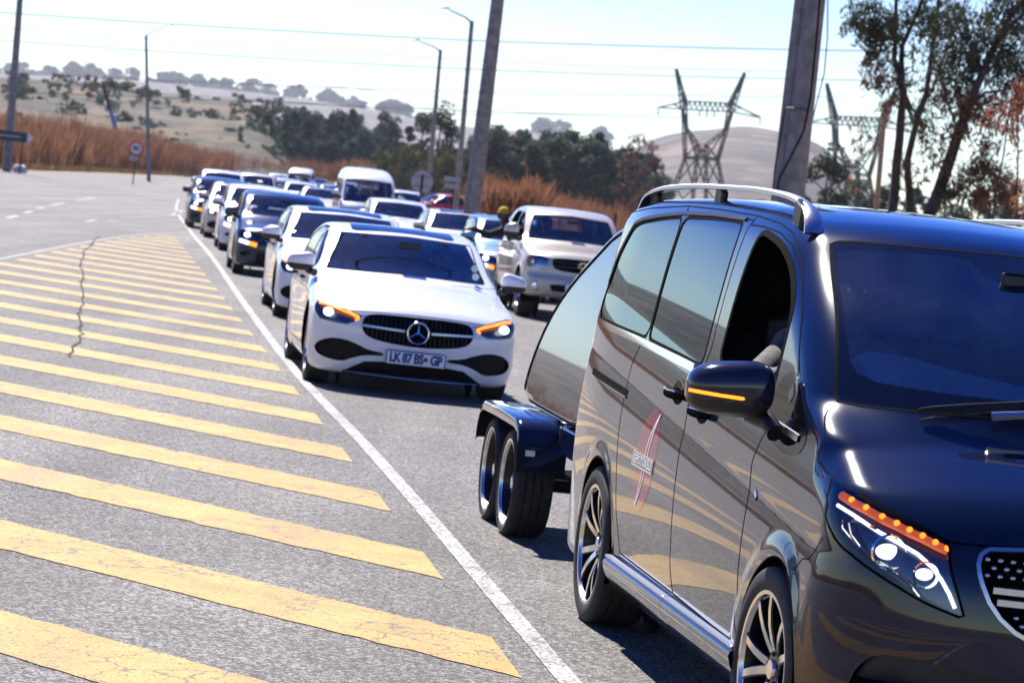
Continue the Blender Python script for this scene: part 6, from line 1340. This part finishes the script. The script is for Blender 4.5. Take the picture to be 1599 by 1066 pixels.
b = MB(); b.tube([a - o + (a-m_)*.6, m_ - o], [.30, .24], 10); b.build('blue_shaft', simple('blue_wrap', (.05, .17, .5), .6), t, smooth=True)
# lattice towers: struts traced on one face, doubled in depth
def pylon(label, Y, ox, oy, sc, mir=False):
    nd = dict(h0=(1056, 108), h1=(1163, 114), a0=(1070, 158), a1=(1140, 161), c0=(1066, 171), c1=(1143, 175), e0=(1028, 168), e1=(1187, 183), f0=(1052, 163), f1=(1158, 168), w0=(1072, 200), w1=(1132, 204), m0=(1088, 225), m1=(1104, 226), k0=(1070, 246), k1=(1121, 249), j0=(1088, 246), j1=(1103, 247), g0=(1054, 290), g1=(1129, 297), q0=(1083, 294), q1=(1102, 294), x0=(1046, 330), x1=(1138, 340), y0=(1080, 336), y1=(1103, 337), b0=(1060, 130), b1=(1158, 136), d0=(1066, 150), d1=(1146, 150))
    ed = 'h0a0 h0c0 h0d0 b0d0 b0a0 h1a1 h1c1 h1d1 b1d1 b1a1 a0a1 c0c1 e0c0 e0a0 e0f0 f0c0 f0a0 e1c1 e1a1 f1c1 f1a1 c0w0 c0k0 w0k0 w0m0 w0a0 c1w1 c1k1 w1k1 w1m1 w1a1 m0j0 m0m1 m1j1 m0j1 m1j0 w0j0 w1j1 m0k0 m1k1 k0j0 j0j1 j1k1 k0k1 k0g0 j0q0 j1q1 k1g1 k0q0 j0g0 k1q1 j1g1 g0q0 q1g1 j0q1 j1q0 g0x0 q0y0 q1y1 g1x1 g0y0 q0x0 q1x1 g1y1 d0a0 d1a1'.split()
    P = {k: at(1108 + ox + (u - 1108)*sc*(-1 if mir else 1), 344 + oy + (v - 344)*sc, Y) for k, (u, v) in nd.items()}
    base = at(1108 + ox, 344 + oy, Y); base.z = 0
    t = tag(empty('lattice_tower', base), label, 'pylon', 'lattice towers')
    b = MB()
    main = set('h0a0 h0c0 h1a1 h1c1 c0w0 c0k0 w0m0 w0a0 c1w1 c1k1 w1m1 w1a1 m0j1 m1j0 m0j0 m1j1 k0g0 k1g1 j0q0 j1q1 g0x0 g1x1 q0y0 q1y1 k0k1'.split())
    for dy in (-.9, .9):
        for e in ed:
            p, q = P[e[:2]] - base, P[e[2:]] - base; o = Vector((0, dy, 0))
            if e in main:
                d = q - p; nrm = Vector((-d.z, 0, d.x)).normalized()*.34; m_ = max(3, int(d.length/1.1))
                for sg in (-1, 1): b.tube([p + o + nrm*sg*.6, q + o + nrm*sg], .12, 4, False)
                b.tube([p + d*(i/m_) + nrm*(1 if i % 2 else -1)*(.6 + .4*i/m_) + o for i in range(m_ + 1)], .085, 3, False)
            else: b.tube([p + o, q + o], .12, 4, False)
        n = 9
        for i in range(n):
            pa, pc = P['a0'].lerp(P['a1'], i/n) - base, P['c0'].lerp(P['c1'], (i+.5)/n) - base; pd = P['a0'].lerp(P['a1'], (i+1)/n) - base
            b.tube([pa + Vector((0, dy, 0)), pc + Vector((0, dy, 0)), pd + Vector((0, dy, 0))], .13, 4, False)
    for k in ('x0', 'x1', 'y0', 'y1'): b.tube([P[k] - base, Vector((P[k].x - base.x + (P[k].x - P[k.replace('x', 'g').replace('y', 'q')].x)*.3, 0, -.5))], .13, 4, False)
    for k in nd: b.tube([P[k] - base + Vector((0, -.9, 0)), P[k] - base + Vector((0, .9, 0))], .07, 4, False)
    b.build('lattice', M['lattice'], t)
    b = MB()
    for k in ('e0', 'e1', 'c0', 'c1'): b.tube([P[k] - base, P[k] - base + Vector((.15, 0, -1.6))], .14, 6)
    for i in (.35, .5, .65): p = P['c0'].lerp(P['c1'], i) - base; b.tube([p, p + Vector((0, 0, -1.5))], .14, 6)
    b.build('insulators', M['lattice'], t)
pylon('horned steel lattice tower standing clear between the wood and the double concrete pole', 620, 0, 0, 1.)
pylon('horned steel lattice tower partly hidden behind the gum trees', 640, 236, 27, 1.02)
WIRES = [('topmost and boldest overhead wire crossing the whole sky', 260, [(-60, 16), (0, 20), (400, 46), (800, 66), (1300, 79), (1700, 84)], .05),
    ('faint overhead wire second from the top on the left', 330, [(-60, 40), (0, 44), (300, 66), (700, 92), (1000, 106), (1240, 112)], .035),
    ('overhead wire below the faint one, ending behind the gum trees', 290, [(-60, 58), (0, 63), (400, 90), (800, 111), (1250, 124), (1500, 128)], .05),
    ('overhead wire grazing the skyline of the far ridge on the left', 360, [(-60, 108), (0, 113), (300, 128), (600, 140), (1000, 149), (1300, 152)], .05),
    ('lowest heavy overhead wire across the hillside on the left', 380, [(-60, 138), (0, 143), (240, 152), (600, 168), (900, 180), (1060, 184)], .06),
    ('thin overhead wire just under the heavy low one', 400, [(-60, 120), (250, 146), (460, 160), (640, 174), (900, 186)], .04),
    ('thin overhead wire running into the lattice tower arm', 520, [(500, 133), (750, 158), (1028, 169)], .05),
    ('thin overhead wire under the lattice tower arm', 540, [(560, 160), (800, 176), (1066, 178), (1187, 184), (1420, 190)], .05)]
for lab, Y, P, r in WIRES:
    sp_ = spl(P); us = np.linspace(P[0][0], P[-1][0], 40); b = MB(); b.tube([at(u, float(sp_(u)), Y) for u in us], r, 5, False); tag(b.build('overhead_wire', M['wire'], None, smooth=True), lab, 'wire', 'overhead wires')
# signs
p = at(24, 213.5, 172); t = tag(empty('direction_sign', (p.x, p.y, 0)), 'dark green direction sign with a pointed white end on two posts', 'sign')
b = MB(); w, h = 1.05, .30; b.add([(-w-.6, .02, p.z-h), (w-.35, .02, p.z-h), (w-.35, .02, p.z+h), (-w-.6, .02, p.z+h), (-w-.6, -.02, p.z-h), (w-.35, -.02, p.z-h), (w-.35, -.02, p.z+h), (-w-.6, -.02, p.z+h)], [(0, 1, 2, 3), (7, 6, 5, 4), (0, 4, 5, 1), (3, 2, 6, 7), (1, 5, 6, 2), (0, 3, 7, 4)]); b.build('board', M['sign_green'], t)
b = MB(); b.add([(w-.345, .02, p.z-h), (w, .02, p.z), (w-.345, .02, p.z+h), (w-.345, -.02, p.z-h), (w, -.02, p.z), (w-.345, -.02, p.z+h)], [(0, 1, 2), (5, 4, 3), (0, 3, 4, 1), (1, 4, 5, 2), (0, 2, 5, 3)]); b.build('arrow_end', M['sign_white'], t)
b = MB(); b.add([(-w-.5, -.025, p.z-.05), (w-.75, -.025, p.z-.05), (w-.75, -.025, p.z+.05), (-w-.5, -.025, p.z+.05)], [(0, 1, 2, 3)]); b.build('pale_band', M['sign_back'], t)
for dx in (-.75, .45): b = MB(); b.tube([(dx, .06, -.2), (dx, .06, p.z + .2)], .045, 8); b.build('post', M['lattice'], t)
p = at(213, 232, 186); t = tag(empty('speed_sign', (p.x, p.y, 0)), 'round speed limit sign with red ring beside the lone lamp post', 'sign')
b = MB(); b.lathe([(0, -.02), (.44, -.02), (.44, .02), (0, .02)], 28, 'y', (0, 0, p.z)); b.build('ring', M['sign_red'], t)
b = MB(); b.lathe([(0, -.026), (.33, -.026)], 28, 'y', (0, 0, p.z)); b.build('face', M['sign_white'], t)
V, F = text_mesh('80', .42, .012); obj('lettering', mesh('lettering', np.stack([V[:, 0], np.full(len(V), -.032), V[:, 1] + p.z], 1), F, M['gap'], smooth=False), t)
b = MB(); b.box((-.15, 0, p.z - .66), (.5, .03, .26), bev=.01); b.build('plate', M['sign_back'], t)
b = MB(); b.tube([(0, .06, -.2), (0, .06, p.z + .3)], .04, 8); b.build('post', M['lattice'], t)
p = at(659, 284, 99); t = tag(empty('round_sign', (p.x, p.y, 0)), 'round road sign seen from its grey back right of the minibus', 'sign')
b = MB(); b.lathe([(0, -.012), (.37, -.012), (.37, .012), (0, .012)], 32, 'y', (0, 0, p.z)); b.build('disc', M['sign_back'], t)
for dz in (-.15, .17): b = MB(); b.box((0, -.03, p.z + dz), (.6, .03, .035)); b.build('bracket', M['steel'], t)
b = MB(); b.tube([(0, -.06, -.2), (0, -.06, p.z + .25)], .035, 8); b.build('post', M['lattice'], t)
p = at(706, 280, 112); t = tag(empty('plate_sign', (p.x, p.y, 0)), 'small rectangular sign seen from its grey back beside the concrete pole', 'sign')
b = MB(); b.box((0, 0, p.z), (.62, .02, .20)); b.build('upper_plate', M['sign_back'], t); b = MB(); b.box((.02, 0, p.z - .26), (.56, .02, .2)); b.build('lower_plate', M['sign_back'], t)
b = MB(); b.tube([(.1, .05, -.2), (.1, .05, p.z + .15)], .035, 8); b.build('post', M['lattice'], t)
# stone on the verge, roadside fence
b = MB(); b.ball((0, 0, .2), .42, 9, 6, (1.1, .9, .75)); V = np.array(b.V) + RNG.normal(0, .03, (len(b.V), 3)); p = at(32, 259, 178); tag(obj('boulder', mesh('boulder', V, b.F, M['stone']), None, (p.x, p.y, 0)), 'pale stone lying on the verge below the green sign', 'stone')
t = tag(empty('wire_fence', (ax(900, 72), 72, 0)), 'thin wire fence on bare posts behind the silver pickup', 'fence'); o = Vector((ax(900, 72), 72, 0))
px_ = [(818, 70), (848, 71), (876, 72), (905, 72), (934, 73), (962, 73), (990, 74)]
for u, Y in px_: b = MB(); x = ax(u, Y); b.tube([(x - o.x, Y - 72, -.2), (x - o.x + RNG.normal(0, .03), Y - 72, 1.75)], .028, 6); b.build('post', M['bark'], t)
for z in (.5, .9, 1.3, 1.65): b = MB(); b.tube([(ax(u, Y) - o.x, Y - 72 - .03, z) for u, Y in px_], .006, 4, False); b.build('wire', M['wire'], t)
# far traffic
FT = [(suv, 'silver_paint', 'white_paint', 404, 124, 'silver car with roof bars just right of the white sport utility car'), (merc, 'white_paint', 'white_paint', 436, 150, 'white saloon in the middle of the far traffic, windscreen towards the camera'), (suv, 'white_paint', 'white_paint', 434, 235, 'small white car farthest up the bend'), (bus, 'white_paint', 'white_paint', 468, 190, 'white minibus far up the bend'), (suv, 'navy_paint', 'white_paint', 490, 200, 'dark van shaped car far up the bend'), (black, 'white_paint', 'navy_paint', 474, 132, 'white hatchback with a shining headlamp in the far traffic'), (merc, 'cream_paint', 'white_paint', 508, 112, 'pale cream saloon just left of the tall minibus'), (black, 'blue_paint', 'navy_paint', 521, 152, 'light blue car peeping out left of the tall minibus'), (suv, 'cream_paint', 'white_paint', 634, 118, 'pale car half hidden right of the tall minibus')]
FT += [(suv, 'silver_paint', 'white_paint', 452, 260, 'tiny silver car near the top of the bend'), (black, 'white_paint', 'navy_paint', 448, 172, 'small white hatchback between the white saloon and the far minibus'), (merc, 'navy_paint', 'white_paint', 497, 176, 'small dark saloon right of the far minibus'), (black, 'silver_paint', 'navy_paint', 420, 215, 'small silver hatchback above the silver car with roof bars'), (merc, 'white_paint', 'white_paint', 486, 159, 'white saloon left of the pale cream one'), (suv, 'white_paint', 'white_paint', 540, 205, 'white utility car showing just behind the tall minibus')]
for src, pt, old, u, Y, lab in FT:
    again(src, pt, old, (ax(u, Y), Y), 6 if Y < 140 else 0, lab, name=src.name.split('.')[0] if src is not bus else 'minibus', group='far traffic on the bend')
for src, u, Y, z, lab in ((bus, 838, 330, .0, 'tiny white van far off in the brown field left of the wood'), (bus, 983, 300, .0, 'tiny white van far off in front of the rusty trees')):
    r = again(src, 'white_paint', 'white_paint', (ax(u, Y), Y), -70, lab, group=None)
again(suv, 'red_paint', 'white_paint', (ax(690, 150) - 1.25, 149), -60, 'bright red car standing crosswise behind the concrete pole', group=None)
# passenger leaning out of the pickup
HO, HZ = (.86, 46.9), R(7.5 - 90)
seated('passenger in a yellow beanie leaning out of the silver pickup', HO, HZ, -1.78, -.50, .84, arms=[((-1.66, -1.24, 1.20), (-1.62, -1.50, 1.27), (-1.60, -1.60, 1.26)), ((-1.5, -.62, 1.15), (-1.4, -.80, 1.27), (-1.32, -.86, 1.26))], hat='beanie', lean=(.05, -.44), h=.02)
seated('driver of the silver pickup behind its windscreen', HO, HZ, -1.1, -.37, .78, h=.026)
seated('passenger in the front of the silver pickup', HO, HZ, -1.1, .37, .78, h=.026, hat='beanie')

a = Vector((-19.5, 44, 0)); t = tag(empty('lamp_post', a), 'lamp post beside the road opposite the van', 'lamp post', 'lamp posts'); b = MB(); b.tube([(0, 0, -.3), (.3, 0, 4), (.6, 0, 8.5)], [.16, .13, .10], 12); b.build('post', M['concrete'], t, smooth=True); b = MB(); b.tube([(.6, 0, 8.4), (1.6, 0, 9)], .05, 8); b.build('arm', M['steel'], t)
# ------------------------------------------------------------------ air
m = bpy.data.materials.new('haze'); m.use_nodes = True; n = m.node_tree.nodes; n.remove(n['Principled BSDF'])
pv = n.new('ShaderNodeVolumePrincipled'); pv.inputs['Color'].default_value = (.80, .88, 1, 1); pv.inputs['Density'].default_value = .0001; pv.inputs['Anisotropy'].default_value = 0
m.node_tree.links.new(pv.outputs[0], n['Material Output'].inputs['Volume'])
b = MB(); b.box((0, 2900, 85), (7400, 6800, 172.2)); o = b.build('haze', m); o['kind'] = 'stuff'; o.visible_shadow = True
